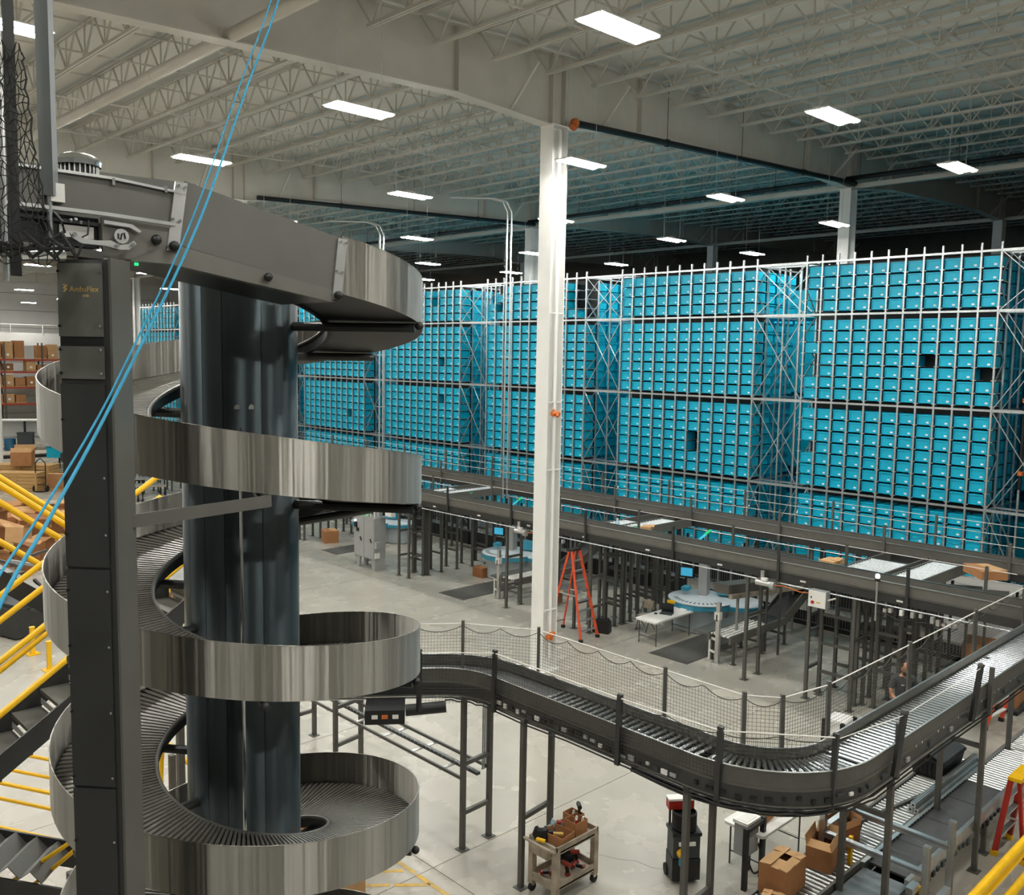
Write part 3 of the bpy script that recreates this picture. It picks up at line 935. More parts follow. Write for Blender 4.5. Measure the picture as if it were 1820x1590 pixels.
# ================================================================== conveyors
def leg_pair(t, pa, pb, ztop, bars=(.9, 1.9), w=.075, mat='leg_paint', feet=True, z0=0):
    for (x, y) in (pa, pb):
        l = bar('leg', (x, y, z0), (x, y, ztop), w, w, mat, t)
        if feet: 
            f = bpy.data.objects.new('foot_plate', unit('box', mat)); f.parent = l
            f.scale = (2.3, 2.3, .012 / max(.1, ztop)); COL.objects.link(f)
    for z in bars:
        bar('crossbar', (*pa, z), (*pb, z), w * .8, w * .9, mat, t)

def roller_run(t, n, p_of, r, mat='chrome', name='roller'):
    """n rollers; p_of(i) -> two end points"""
    for i in range(n):
        a, b_ = p_of(i)
        rod(name, a, b_, r, mat, t, 8)

# ---- the near roller conveyor with its bend (spur, straight, corner, straight)
NX0, NX1 = 9.30, 9.98
ctr = Vector((10.9, 6.27)); RO2, RI2 = 1.60, .92
NY0, NY1 = ctr.y - RO2, ctr.y - RI2
def zc(s): return 3.10
def n_edge(off):
    """polyline of the edge at offset off (0 near/outer .. .68 far/inner), spur end -> straight -> corner -> far end"""
    x = NX0 + off
    pts = []
    bc_ = Vector((NX0 - 1.0, 10.0)); R = 1.0 + off      # bend of the spur
    a1 = math.radians(52)
    e = bc_ + Vector((math.cos(a1), math.sin(a1))) * R
    dirv = Vector((-math.sin(a1), math.cos(a1)))
    pts += [e + dirv * 2.3, e + dirv * .75]
    for k in range(9):
        a = a1 * (1 - k / 8); pts.append(bc_ + Vector((math.cos(a), math.sin(a))) * R)
    for y in (9.2, 8.3, 7.4): pts.append(Vector((x, y)))
    Rc = RO2 - off
    for k in range(15):
        a = PI + PI / 2 * k / 14; pts.append(ctr + Vector((math.cos(a), math.sin(a))) * Rc)
    for xx in (12.4, 13.9, 15.4, 16.9, 18.4, 19.4): pts.append(Vector((xx, ctr.y - Rc)))
    return pts
nc = thing('roller_conveyor', 'elevated dark-sided roller conveyor turning the corner behind black netting', 'conveyor', (9.6, 8, 0))
def ribbon(off, z0, z1, t, name, mat, par, lip=False):
    E1, E2 = n_edge(off), n_edge(off + t)
    b = MB()
    r = [[(p.x, p.y, z0) for p in E1], [(p.x, p.y, z1) for p in E1], [(p.x, p.y, z1) for p in E2], [(p.x, p.y, z0) for p in E2]]
    b.sheet(r + [r[0]])
    return b.build(name, mat, par)
ribbon(0, 2.88, 3.10, .006, 'side_guard', 'leg_paint', nc)  # near guard takes a darker paint to carry the netting's shade
ribbon(-.012, 3.095, 3.105, .02, 'guard_lip', 'alu', nc)
ribbon(.674, 2.88, 3.10, .006, 'side_guard', 'guard_metal', nc)
ribbon(.668, 3.095, 3.105, .02, 'guard_lip', 'alu', nc)
ribbon(-.005, 2.66, 2.86, .01, 'drive_cover', 'dark_panel', nc)
ribbon(.675, 2.66, 2.86, .01, 'drive_cover', 'dark_panel', nc)
ribbon(-.01, 2.855, 2.885, .03, 'side_channel', 'leg_paint', nc)
ribbon(.66, 2.855, 2.885, .03, 'side_channel', 'leg_paint', nc)
ribbon(-.02, 2.655, 2.675, .05, 'side_channel', 'grey_paint', nc)
ribbon(.03, 2.70, 2.72, .62, 'drip_pan', 'black', nc)
ribbon(.02, 2.60, 2.615, .05, 'cable_tray_rail', 'galv', nc)
# rollers along the straight, the corner, and the far straight
k = 0
y = 9.05
while y > 6.35:
    rod('roller', (NX0 + .03, y, 2.93), (NX1 - .03, y, 2.93), .034, 'roller', nc, 10); y -= .12
for k in range(22):
    a = PI + PI / 2 * (k + .5) / 22
    u_ = Vector((math.cos(a), math.sin(a))); p, q = ctr + u_ * (RI2 + .03), ctr + u_ * (RO2 - .03)
    rod('roller', (p.x, p.y, 2.93), (q.x, q.y, 2.93), .032, 'roller', nc, 10)
x = 11.0
while x < 19.4:
    rod('roller', (x, NY0 + .03, 2.93), (x, NY1 - .03, 2.93), .033, 'roller', nc, 10); x += .105
o = MB(); o.bx(NX0 + .03, NX1 - .03, 9.1, 10.1, 2.91, 2.935); o.build('belt', 'belt', nc)
E1, E2 = n_edge(.03)[:11], n_edge(.65)[:11]
b = MB(); b.sheet([[(p.x, p.y, 2.93) for p in E1], [(p.x, p.y, 2.93) for p in E2]]); b.build('spur_belt', 'belt', nc)
# drive electronics hung in the side frames: small boxes, labels, cables
random.seed(3)
for k in range(26):
    y = 9.9 - k * .135
    z = 2.70 + random.random() * .08
    MB().box((NX0 - .012, y, z), (.03, random.uniform(.05, .1), random.uniform(.03, .07))).build('control_card', random.choice(['black', 'black', 'plastic_dark', 'white', 'grey_cab']), nc)
for k in range(14):
    a = PI + PI / 2 * (k + .5) / 14; u_ = Vector((math.cos(a), math.sin(a))) * (RO2 + .012)
    MB().box((ctr.x + u_.x, ctr.y + u_.y, 2.72 + random.random() * .06), (.03, random.uniform(.04, .12), random.uniform(.03, .06)), a).build('control_card', random.choice(['black', 'plastic_dark', 'black', 'white']), nc)
for k in range(10):
    x = 11.2 + k * .75
    MB().box((x, NY0 - .015, 2.76), (.09, .03, .06)).build('control_card', random.choice(['plastic_dark', 'grey_cab']), nc)
    for dx in (.25, .45): rod('bolt', (x + dx, NY0 - .02, 2.87), (x + dx, NY0, 2.87), .018, 'chrome', nc, 8)
for off in (0, .03):
    E = n_edge(-.03 - off)
    MB().path([(p.x, p.y, 2.63 - off + .015 * math.sin(i * 2.2)) for i, p in enumerate(E[3:])], .012, 6).build('cable', 'black', nc)
# slack cable loop under the corner
MB().path(smooth_pts([(9.3, 7.2, 2.58), (9.55, 6.3, 2.42), (10.1, 5.5, 2.33), (10.8, 5.0, 2.36), (11.6, 4.75, 2.55)], 8), .04, 8).build('cable_loop', 'black', nc, True)
MB().path(smooth_pts([(9.5, 7.0, 2.56), (9.85, 6.2, 2.38), (10.4, 5.6, 2.30), (11.0, 5.3, 2.36), (11.7, 5.1, 2.5)], 8), .02, 8).build('cable_loop', 'black', nc, True)
# legs
leg_pair(nc, (9.33, 10.63), (9.93, 10.65), 2.66, (.62, 1.45))
leg_pair(nc, (9.28, 9.22), (9.98, 9.3), 2.66, (1.1,))
leg_pair(nc, (9.33, 6.33), (9.98, 6.36), 2.66, (1.0,))
for (x, y) in ((11.62, 4.72), (14.92, 4.68), (18.3, 4.68)):
    leg_pair(nc, (x, y), (x, y + .62), 2.7, (2.05,))
    bar('upstand', (x, y - .06, 2.6), (x, y - .06, 3.35), .08, .06, 'leg_paint', nc)
# drive pack under the spur end
b = MB(); b.box((8.05, 11.0, 2.56), (.6, .5, .22), math.radians(-38)); b.build('drive_pack', 'black', nc)
for s, mm in ((-.15, 'white'), (.0, 'orange'), (.16, 'white')):
    c = Vector((8.05, 11.0, 2.57)) + Vector((.79, -.62, 0)) * s + Vector((-.62, -.79, 0)) * .255
    MB().box(c, (.09, .01, .06), math.radians(-38)).build('warning_label', mm, nc)
b = MB(); b.tube((8.3, 10.82, 2.56), (8.8, 10.45, 2.6), .09, 12); b.build('motor', 'black', nc, True)

# cable ladder on legs behind the spiral
ct = thing('cable_ladder', 'low cable ladder on dark legs running toward the spiral under the conveyor', 'cable tray', (9.6, 13, 0))
for x in (9.32, 9.62, 9.66, 9.93):
    bar('side_rail', (x, 10.6, 1.2), (x, 19.0, 1.2), .035, .05, 'leg_paint' if x in (9.32, 9.93) else 'dark_panel', ct)
for k in range(9):
    bar('rung', (9.3, 11.2 + k * .85, 1.17), (9.96, 11.2 + k * .85, 1.17), .06, .02, 'alu', ct)
b = MB()
for k in range(70): b.path([(9.58, 10.8 + k * .11, 1.22), (9.58, 10.8 + k * .11, 1.27)], .003, 4)
b.path([(9.58, 10.7, 1.27), (9.58, 18.8, 1.27)], .003, 4); o = b.build('wire_basket', 'galv', ct); o['kind'] = 'stuff'
leg_pair(ct, (9.3, 14.3), (9.95, 14.4), 1.6, (.55, 1.3)); leg_pair(ct, (9.3, 16.1), (9.95, 16.1), 1.5, (.55, 1.3))
for x in (9.86, 9.9, 9.94): rod('riser', (x, 10.75, 1.15), (x, 10.75, 2.6), .014, 'galv', ct, 6)

# ---- netting along that conveyor: posts, white rope, black mesh
def net_run(pts, z0, z1, label, name='conveyor_net', scal=.10, posts=True, lean=(0, 0), pm='leg_paint', step=.05, strand=.0032, dens=None):
    """pts: list of (x, y) post spots"""
    t = thing(name, label, 'net', (*pts[0], z0))
    P = [Vector(p) for p in pts]; L_ = Vector(lean)
    if posts:
        for p in P:
            bar('post', (p.x, p.y, z0 - .12), (p.x + L_.x, p.y + L_.y, z1 + .05), .05, .07, pm, t)
    MB().path([(p.x + L_.x, p.y + L_.y, z1) for p in P], .009, 6).build('head_rope', 'rope_white', t)
    b = MB()
    for p, q in zip(P, P[1:]):
        d = (q - p); n = max(3, int(d.length / step)); sw = max(1, round(d.length / .62))
        tops = []
        for i in range(n + 1):
            u_ = i / n; c = p + d * u_
            zt = z1 - .03 - scal * (1 - (2 * ((u_ * sw) % 1) - 1) ** 2)
            f = (zt - z0) / (z1 - z0)
            tops.append(Vector((c.x + L_.x * f, c.y + L_.y * f, zt)))
            if i < n: b.beam((c.x, c.y, z0), tops[-1], strand, strand)
        for i in range(n): b.beam(tops[i], tops[i + 1], .009, .009)
        m = int((z1 - z0 - scal) / step)
        for j in range(1, m + 1):
            f = j * step / (z1 - z0)
            b.beam((p.x + L_.x * f, p.y + L_.y * f, z0 + j * step), (q.x + L_.x * f, q.y + L_.y * f, z0 + j * step), strand, strand)
    o = b.build('mesh', 'net_grey', t); o['kind'] = 'stuff'
    return t
far_pts = [(8.75, 11.25), (9.40, 10.76), (10.06, 9.7), (10.06, 7.25), (10.06, 6.0), (10.35, 5.62), (11.25, 5.45), (13.85, 5.45), (16.6, 5.45), (19.2, 5.45)]
net_run(far_pts, 3.08, 3.72, 'black net with scalloped top along the far side of the elevated conveyor', lean=(.03, .03))
near_pts = [(8.40, 10.62), (9.24, 9.84), (9.24, 7.4), (9.33, 5.9), (10.2, 4.85)]
net_run(near_pts, 2.70, 3.52, 'black net along the near side of the elevated conveyor', lean=(-.03, -.03), scal=.05, pm='dark_panel')
for x, lab in ((11.4, 'leaning dark net post on the conveyor arm nearest the corner'), (14.1, 'leaning dark net post further along the conveyor arm')):
    gp = thing('net_post', lab, 'post', (x, 4.6, 2.7))
    bar('shaft', (x, 4.6, 2.72), (x + .12, 4.56, 3.56), .06, .07, 'dark_panel', gp); bar('cap', (x + .118, 4.56, 3.54), (x + .125, 4.558, 3.58), .07, .08, 'leg_paint', gp)
o = MB().path([(10.2, 4.8, 3.5), (11.5, 4.56, 3.52), (14.2, 4.55, 3.52)], .005, 5).build('guard_rope', 'rope_white'); tag(o, 'white rope strung between the leaning posts of the conveyor arm', 'rope')

# ---- twin elevated conveyors in front of the racks
def line_conveyor(name, label, x0, x1, ya, yb, zt):
    t = thing(name, label, 'conveyor', (x0, ya, 0))
    MB().bx(x0, x0 + .012, ya, yb, zt - .24, zt).build('side_guard', 'frame_paint', t)
    MB().bx(x0 - .02, x0 + .012, ya, yb, zt - .012, zt + .004).build('guard_lip', 'alu', t)
    MB().bx(x1 - .012, x1, ya, yb, zt - .24, zt).build('side_guard', 'frame_paint', t)
    MB().bx(x1 - .012, x1 + .02, ya, yb, zt - .012, zt + .004).build('guard_lip', 'alu', t)
    MB().bx(x0 - .015, x0 + .03, ya, yb, zt - .46, zt - .26).build('drive_channel', 'dark_panel', t)
    MB().bx(x1 - .03, x1 + .015, ya, yb, zt - .46, zt - .26).build('drive_channel', 'dark_panel', t)
    MB().bx(x0 + .02, x1 - .02, ya, yb, zt - .20, zt - .18).build('belt', 'belt', t)
    MB().bx(x0 - .03, x0 + .02, ya, yb, zt - .262, zt - .245).build('edge_strip', 'grey_paint', t)
    rod('conduit', (x0 - .05, ya, zt - .52), (x0 - .05, yb, zt - .52), .018, 'galv', t, 8)
    return t
ZT = 3.20
cb = line_conveyor('transfer_conveyor', 'long elevated grey transfer conveyor nearer to the open floor', 19.76, 20.46, 5.6, 62, ZT)
ca = line_conveyor('transfer_conveyor', 'long elevated grey transfer conveyor right along the teal racks', 24.0, 24.7, 2.0, 66, ZT + .02)
for y in (9.1, 10.2, 11.87, 17.05, 17.65, 20.57, 25.66, 26.25, 28.9, 34.2, 34.85, 37, 42.8, 43.4, 51, 52, 60):
    leg_pair(cb, (19.8, y), (20.44, y), ZT - .46, (.75, 1.65))
for y in (3.5, 6.5, 8.95, 11, 12.4, 14.5, 17.4, 20, 23, 25.7, 29, 32, 36, 40, 45, 50, 55, 60, 65):
    leg_pair(ca, (24.05, y), (24.65, y), ZT - .46, (.75, 1.65))
for k in range(14):
    y = 8 + k * 2.3
    MB().bx(19.735, 19.745, y, y + .14, ZT - .40, ZT - .36).build('number_plate', 'white', cb)
# stand-off posts and guard wires above each line
gw = thing('guard_wires', 'thin guard wires on grey posts between conveyor and racks', 'guard rail', (24.75, 2, 3.2))
for k in range(20):
    y = 3.5 + k * 2.9
    bar('post', (24.78, y, 2.9), (24.82, y, 4.02), .07, .05, 'grey_paint', gw)
for z in (3.72, 3.98): rod('wire', (24.8, 2, z), (24.8, 60, z), .008, 'rope_white', gw, 6)
gw2 = thing('guard_wires', 'thin guard wire on dark posts over the nearer transfer conveyor', 'guard rail', (20.5, 6, 3.2))
for k in range(14):
    y = 6.6 + k * 3.1
    bar('post', (20.52, y, 2.8), (20.52, y, 3.75), .05, .06, 'leg_paint', gw2)
    bar('post', (19.70, y + 1.3, 2.72), (19.66, y + 1.3, 3.62), .05, .06, 'dark_panel', gw2)
    bar('post', (23.93, y + .6, 2.8), (23.93, y + .6, 3.7), .05, .07, 'grey_paint', gw2)
rod('wire', (20.52, 6, 3.68), (20.52, 50, 3.68), .008, 'rope_white', gw2, 6)
rod('wire', (23.93, 6, 3.62), (23.93, 50, 3.62), .008, 'rope_white', gw2, 6)
b = MB()
for k in range(44):
    y = 6 + k; b.path([(23.93, y, 3.62), (23.93, y + .5, 3.45), (23.93, y + 1, 3.62)], .006, 4)
b.build('sagging_cable', 'black', gw2)
# cross transfers between the two lines
def cross(y0, y1, label, xs0=20.55, xs1=23.9, rails=True, rx=(20.7, 23.8)):
    t = thing('cross_conveyor', label, 'conveyor', (xs0, y0, 0), 'cross transfers between the two lines')
    z = 2.98
    for y in (y0, y1): MB().bx(xs0, xs1, y - .02, y + .02, z - .22, z + .05).build('side_frame', 'frame_paint', t)
    n = int((rx[1] - rx[0]) / .15)
    for i in range(n):
        x = rx[0] + .15 * i
        rod('roller', (x, y0 + .03, z), (x, y1 - .03, z), .036, 'galv', t, 8)
    MB().bx(xs0 + .02, xs1 - .02, y0 + .03, y1 - .03, z - .2, z - .18).build('bed_pan', 'dark_panel', t)
    return t
t = cross(16.45, 17.1, 'white-rollered cross transfer above the orange ladder, nearer of the two', rx=(21.2, 23.3))
for x in (20.9, 21.2, 21.65, 22.0, 22.4, 22.8, 23.2, 23.6): leg_pair(t, (x, 17.0), (x, 17.62), 2.76, (.7, 1.35, 2.1))
t = cross(17.12, 17.75, 'white-rollered cross transfer behind the orange ladder, further of the two', rx=(20.7, 22.2))
for x in (21.25, 22.78, 23.9): leg_pair(t, (x + .07, 16.98), (x + .07, 17.7), 2.76, (.5, 1.6))
t = cross(25.1, 25.72, 'white-rollered cross transfer beside the grey control cabinet')
for x in (20.56, 21.31, 22.07, 22.84, 23.58): leg_pair(t, (x, 25.65), (x, 26.28), 2.76, (.7, 1.35, 2.1))
t = cross(25.74, 26.35, 'second white-rollered cross transfer behind the control cabinet', rx=(21, 22.4))
for x in (20.62, 23.5): leg_pair(t, (x, 25.57), (x, 26.34), 2.76, (.5, 1.7))
t = cross(8.2, 8.9, 'cross transfer with white rollers nearest the picture edge')
for x in (20.46, 21.2, 22.0, 22.8): leg_pair(t, (x, 8.3), (x, 8.83), 2.76, (.9, 1.8))
t = cross(9.1, 10.1, 'wide cross transfer with white rollers above the worker', rx=(20.6, 22.9))
for x in (20.25, 21.04, 21.9, 22.7, 23.5): leg_pair(t, (x, 9.2), (x, 10.1), 2.76, (.6, 1.3, 2.0))
for y in (33.9, 42.4, 50.9):
    t = cross(y, y + .65, 'far cross transfer on dark legs seen under the spiral guard' if y < 40 else 'distant cross transfer on dark legs, %s beyond the cabinet' % ('first' if y < 45 else 'second'))
    for x in (20.5, 21.3, 22.1, 22.9, 23.6): leg_pair(t, (x, y), (x, y + .62), 2.76, (.7, 1.4, 2.1))
# inclined diverter plates and motors between lines
random.seed(11)
for y, lab in ((14.6, 'bright green and cyan tape strip on the slanted plate above the pick station'), (22.4, 'bright green and cyan tape strip on the slanted plate left of the white column')):
    t = thing('tape_strip', lab, 'tape', (22.2, y, 2.95))
    MB().prism([(0, 0), (.5, 0), (.5, .012), (0, .012)], (21.95, y + .2, 2.80), (.75, -.3, .55), (0, 0, 1), (.3, .75, 0), .16).build('strip', 'cyan_reflect', t)
    MB().prism([(0, 0), (.22, 0), (.22, .016), (0, .016)], (22.17, y + .11, 2.97), (.75, -.3, .55), (0, 0, 1), (.3, .75, 0), .16).build('end_tip', 'green_reflect', t)
for k, (x, y, lab) in enumerate(((21.4, 16.7, 'small green tape patch on the rollers by the ladder'), (21.9, 24.7, 'small green tape patch on the rollers by the cabinet'))):
    o = MB().box((x, y, 3.03), (.14, .1, .012), .5).build('tape_patch', 'green_reflect'); tag(o, lab, 'tape')
# chutes and clutter between the lines
def plate(name, label, cat, c, size, rz, mat):
    o = MB().box(c, size, rz).build(name, mat); tag(o, label, cat); return o
for k, (y0, lab) in enumerate(((12.2, 'dark slanted chute tray between the transfer lines above the pick station'), (20.4, 'dark slanted chute tray between the transfer lines beside the white column'), (7.0, 'dark fabric-lined chute between the lines at the picture edge'))):
    t = thing('chute', lab, 'chute', (22.2, y0, 2.6))
    MB().prism([(0, 0), (2.6, -.5), (2.6, -.53), (0, -.03)], (20.8, y0, 3.02), (1, 0, 0), (0, 0, 1), (0, 1, 0), .6).build('tray', 'plastic_dark' if k == 2 else 'dark_panel', t)
    for s in (0, .6): MB().prism([(0, .12), (2.6, -.38), (2.6, -.53), (0, -.03)], (20.8, y0 + s - .01, 3.02), (1, 0, 0), (0, 0, 1), (0, 1, 0), .02).build('side_wall', 'frame_paint', t)
    for s in (.1, .5): bar('hanger', (22.2, y0 + s, .0), (22.2, y0 + s, 2.7), .05, .05, 'leg_paint', t)
# drives on the front of the nearer line
def drive_unit(y, label):
    t = thing('drive_unit', label, 'motor', (19.6, y, 2.62))
    b = MB(); b.tube((19.62, y + .28, 2.62), (19.62, y - .12, 2.62), .075, 14); b.build('motor', 'alu', t, True)
    b = MB(); b.tube((19.6, y - .12, 2.6), (19.6, y - .22, 2.6), .10, 14); b.build('gearbox', 'grey_cab', t, True)
    MB().box((19.6, y + .05, 2.72), (.12, .14, .07)).build('terminal_box', 'white', t)
    rod('stub', (19.62, y + .12, 2.68), (19.62, y + .12, 2.92), .05, 'alu', t)
    MB().path([(19.6, y - .2, 2.62), (19.58, y - .5, 2.66), (19.58, y - .9, 2.60), (19.58, y - 1.5, 2.66)], .012, 6).build('cable', 'orange', t, True)
    MB().box((19.72, y, 2.68), (.14, .6, .05)).build('mount', 'frame_paint', t)
drive_unit(11.25, 'silver gear motor with cables hung under the transfer line near the switch box')
drive_unit(19.75, 'silver gear motor under the transfer line beside the tall white column')
drive_unit(27.0, 'silver gear motor under the transfer line above the grey cabinet')
for k, (y, lab) in enumerate(((18.4, 'cluster of valves and wires hung under the line above the orange ladder'), (8.1, 'cluster of silver valves under the line near the picture edge'), (7.2, 'row of silver cylinders under the curving end of the line'))):
    t = thing('valve_cluster', lab, 'valve', (19.7, y, 2.55))
    for i in range(7):
        MB().box((19.68, y - .35 + i * .12, 2.58 + random.uniform(-.06, .06)), (.1, .07, random.uniform(.06, .14))).build('valve', random.choice(['alu', 'black', 'white', 'grey_cab']), t)
    MB().path([(19.66, y - .4, 2.5), (19.64, y - .1, 2.42), (19.66, y + .2, 2.5), (19.66, y + .5, 2.45)], .012, 6).build('hose', 'black', t, True)
# switch box with red handle
t = thing('switch_box', 'pale grey electrical switch box with red handle under the transfer line', 'electrical box', (19.66, 9.9, 2.3))
MB().box((19.66, 9.9, 2.52), (.2, .44, .40)).build('enclosure', 'grey_cab', t)
MB().box((19.552, 9.9, 2.52), (.012, .42, .38)).build('door', 'white', t)
rod('handle', (19.54, 10.0, 2.44), (19.52, 10.0, 2.44), .04, 'lad_red', t, 12)
MB().box((19.545, 10.04, 2.55), (.006, .03, .05)).build('key_lock', 'black', t)
MB().box((19.545, 9.86, 2.45), (.004, .1, .03)).build('rating_plate', 'yellow_worn', t)
rod('cable', (19.66, 9.72, 2.5), (19.66, 9.5, 2.6), .02, 'rope_white', t)
# beacon mast
t = thing('beacon_mast', 'slim grey mast with a white beacon over the transfer line', 'beacon', (19.65, 8.55, 2.3))
rod('mast', (19.65, 8.55, 2.3), (19.65, 8.55, 3.25), .02, 'alu', t); MB().lathe((19.65, 8.55, 3.25), [(.045, 0), (.055, .05), (.045, .1), (0, .12)], 14, caps=False).build('beacon', 'beacon', t, True)
rod('base_cap', (19.65, 8.55, 3.2), (19.65, 8.55, 3.26), .06, 'black', t)
t = thing('beacon_mast', 'slim post with an orange beacon at the end of the lines', 'beacon', (19.55, 5.35, 2.3))
rod('mast', (19.55, 5.35, 2.4), (19.55, 5.35, 3.7), .035, 'alu', t); MB().box((19.55, 5.35, 3.8), (.1, .1, .1)).build('beacon', 'orange', t); rod('base_cap', (19.55, 5.35, 3.68), (19.55, 5.35, 3.76), .05, 'black', t)

# ================================================================== pick stations
def station(cy, labels, full=True):
    cx = 22.85
    t = thing('pick_station', labels, 'workstation', (cx, cy, 0))
    MB().lathe((cx, cy, 0), [(.80, 0), (.84, .03), (.84, .5), (.90, .62), (.92, .72)], 40).build('base', 'station_grey', t, True)
    MB().lathe((cx + .62, cy - .95, 0), [(.5, 0), (.55, .03), (.55, .6), (.6, .72)], 30).build('base', 'station_grey', t, True)
    b = MB()
    ring = []
    for k in range(72):
        a = 2 * PI * k / 72; r = 1.0 + .035 * math.sin(a * 6) * (1 if PI < a < 2 * PI else .3)
        ring.append((r, a))
    lo = [(cx + r * math.cos(a), cy + r * math.sin(a), .72) for r, a in ring]; hi = [(cx + r * math.cos(a), cy + r * math.sin(a), .86) for r, a in ring]
    b.sheet([lo + [lo[0]], hi + [hi[0]]]); b.build('blue_skirt', 'station_blue', t, True)
    top = MB(); top.lathe((cx, cy, 0), [(.99, .86), (1.0, .885), (.96, .9), (.55, .905), (.5, .93), (0, .93)], 48, caps=False)
    tp = top.build('turntable_top', 'station_white', t, True)
    MB().lathe((cx + .62, cy - .95, 0), [(.64, .72), (.66, .84), (.6, .88), (0, .88)], 36, caps=False).build('side_table', 'station_white', t, True)
    MB().lathe((cx + .62, cy - .95, 0), [(.67, .70), (.68, .82), (.66, .83)], 36, caps=False).build('side_skirt', 'station_blue', t, True)
    for k in range(14):
        a = PI * .75 + k * .16
        MB().box((cx + .78 * math.cos(a), cy + .78 * math.sin(a), .905), (.14, .035, .01), a).build('slot', 'plastic_dark', tp)
    MB().box((cx + .25, cy + .1, 1.42), (.34, .26, 1.05), .3).build('pillar', 'grey_cab', t)
    mo = MB(); mo.box((cx + .08, cy + .62, 1.55), (.05, .44, .34), .35); mo = mo.build('monitor', 'black', t)
    MB().box((cx + .05, cy + .61, 1.56), (.012, .36, .25), .35).build('display', 'screen_lit', mo)
    rod('monitor_arm', (cx + .12, cy + .6, 1.5), (cx + .28, cy + .25, 1.45), .03, 'black', t)
    MB().box((cx + .62, cy - .45, 1.12), (.28, .5, .3), .4).build('blue_cover', 'station_blue', t)
    MB().box((cx - .1, cy + .5, 1.1), (.3, .2, .12), .2).build('blue_cover', 'station_blue', t)
    return t
station(15.25, 'round white and blue pick station with monitor beyond the folding table')
station(23.65, 'round blue-rimmed pick station behind the white column')
station(32.05, 'blue pick station half hidden behind the grey cabinet')
def low_conveyor(cy, label, rollers=True):
    t = thing('outfeed_conveyor', label, 'conveyor', (20.4, cy, 0))
    x0, x1, y0, y1, z = 20.35, 23.2, cy - .33, cy + .33, .74
    for y in (y0, y1): MB().bx(x0, x1, y - .03, y + .03, z - .16, z + .05).build('side_frame', 'frame_paint', t)
    for i in range(26):
        x = 20.45 + i * .075
        for j in range(5): rod('skate_wheel', (x, y0 + .08 + j * .13, z), (x, y0 + .14 + j * .13, z), .026, 'white_bright', t, 8)
    MB().bx(x0 + 2.0, x1, y0 + .03, y1 - .03, z - .02, z + .01).build('belt', 'belt', t)
    MB().prism([(0, 0), (2.2, 1.05), (2.2, .98), (0, -.07)], (x1, y0, z), (1, 0, 0), (0, 0, 1), (0, 1, 0), y1 - y0).build('inclined_bed', 'belt', t)
    for y in (y0, y1): MB().prism([(0, .12), (2.2, 1.2), (2.2, .86), (0, -.2)], (x1, y - .015, z), (1, 0, 0), (0, 0, 1), (0, 1, 0), .03).build('side_frame', 'frame_paint', t)
    MB().bx(x0, x0 + 1.9, y1 + .03, y1 + .5, z - .06, z).build('side_shelf', 'grey_paint', t)
    for x in (20.56, 22.0, 23.2): leg_pair(t, (x, y0), (x, y1), .6, (.3,), .06)
    return t
low_conveyor(13.0, 'low skate-wheel outfeed conveyor with an inclined end beside the grey floor mat')
low_conveyor(21.1, 'low outfeed conveyor half hidden behind the white column')
def ladder_post(cy, label):
    t = thing('guard_stand', label, 'stand', (20.4, cy, 0))
    MB().box((20.38, cy - .2, .82), (.09, .11, 1.64)).build('post', 'alu', t); bar('post', (20.5, cy + .12, 0), (20.5, cy + .12, .72), .05, .05, 'white', t)
    for z in (.25, .6): bar('rung', (20.38, cy - .2, z), (20.5, cy + .12, z), .05, .05, 'white', t)
    MB().box((20.36, cy - .2, 1.28), (.14, .16, .2)).build('sensor_head', 'white', t); MB().box((20.38, cy - .2, .01), (.2, .24, .02)).build('foot_plate', 'alu', t)
    rod('knob', (20.31, cy - .2, 1.15), (20.31, cy - .2, 1.32), .03, 'black', t)
ladder_post(13.25, 'silver sensor post with white rungs at the end of the outfeed conveyor')
ladder_post(21.75, 'silver sensor post with white rungs left of the white column')
# cross beam conveyor above the outfeed
t = thing('overhead_chute', 'long grey and white sloping chute above the outfeed conveyor', 'chute', (20.5, 13.1, 1.5))
MB().prism([(0, 1.88), (4.6, 1.42), (4.6, 1.32), (0, 1.76)], (20.5, 12.75, 0), (1, 0, 0), (0, 0, 1), (0, 1, 0), .1).build('white_side', 'poly', t)
MB().prism([(0, 2.12), (4.6, 1.66), (4.6, 1.40), (0, 1.86)], (20.5, 12.85, 0), (1, 0, 0), (0, 0, 1), (0, 1, 0), .45).build('trough', 'frame_paint', t)
for x in (21.2, 24.2): bar('leg', (x, 13.0, 0), (x, 13.0, 1.7), .06, .06, 'grey_cab', t)

# grey control cabinet
t = thing('control_cabinet', 'grey two-door electrical cabinet on legs with gauges and pipes on top', 'cabinet', (19.6, 28.0, 0))
x0, x1, y0, y1 = 19.45, 19.95, 27.28, 28.58
MB().bx(x0, x1, y0, y1, .42, 1.98).build('body', 'grey_cab', t)
ym = (y0 + y1) / 2
for a, c in ((y0 + .02, ym - .01), (ym + .01, y1 - .02)):
    d = MB().bx(x0 - .025, x0, a, c, .45, 1.95).build('door', 'grey_cab', t)
    MB().beam((x0 - .04, a + .14, 1.05), (x0 - .06, a + .18, 1.2), .03, .03).build('handle', 'black', d)
for (a, c) in ((y0, y0 + .32), (y1 - .32, y1)):
    for x in (x0 + .03, x1 - .12): MB().prism([(0, .42), (.3, .42), (.2, 0), (.06, 0)], (x, a, 0), (0, 1, 0), (0, 0, 1), (1, 0, 0), .08).build('leg', 'grey_cab', t)
MB().bx(x0 + .02, x1 - .02, y0, y0 + .03, 0, .42).build('side_skirt', 'grey_cab', t)
MB().box((x0 + .1, y0 - .06, .98), (.2, .12, .26)).build('side_box', 'grey_cab', t); MB().box((x0 + .1, y0 - .03, .58), (.2, .05, .2)).build('vent_filter', 'white', t)
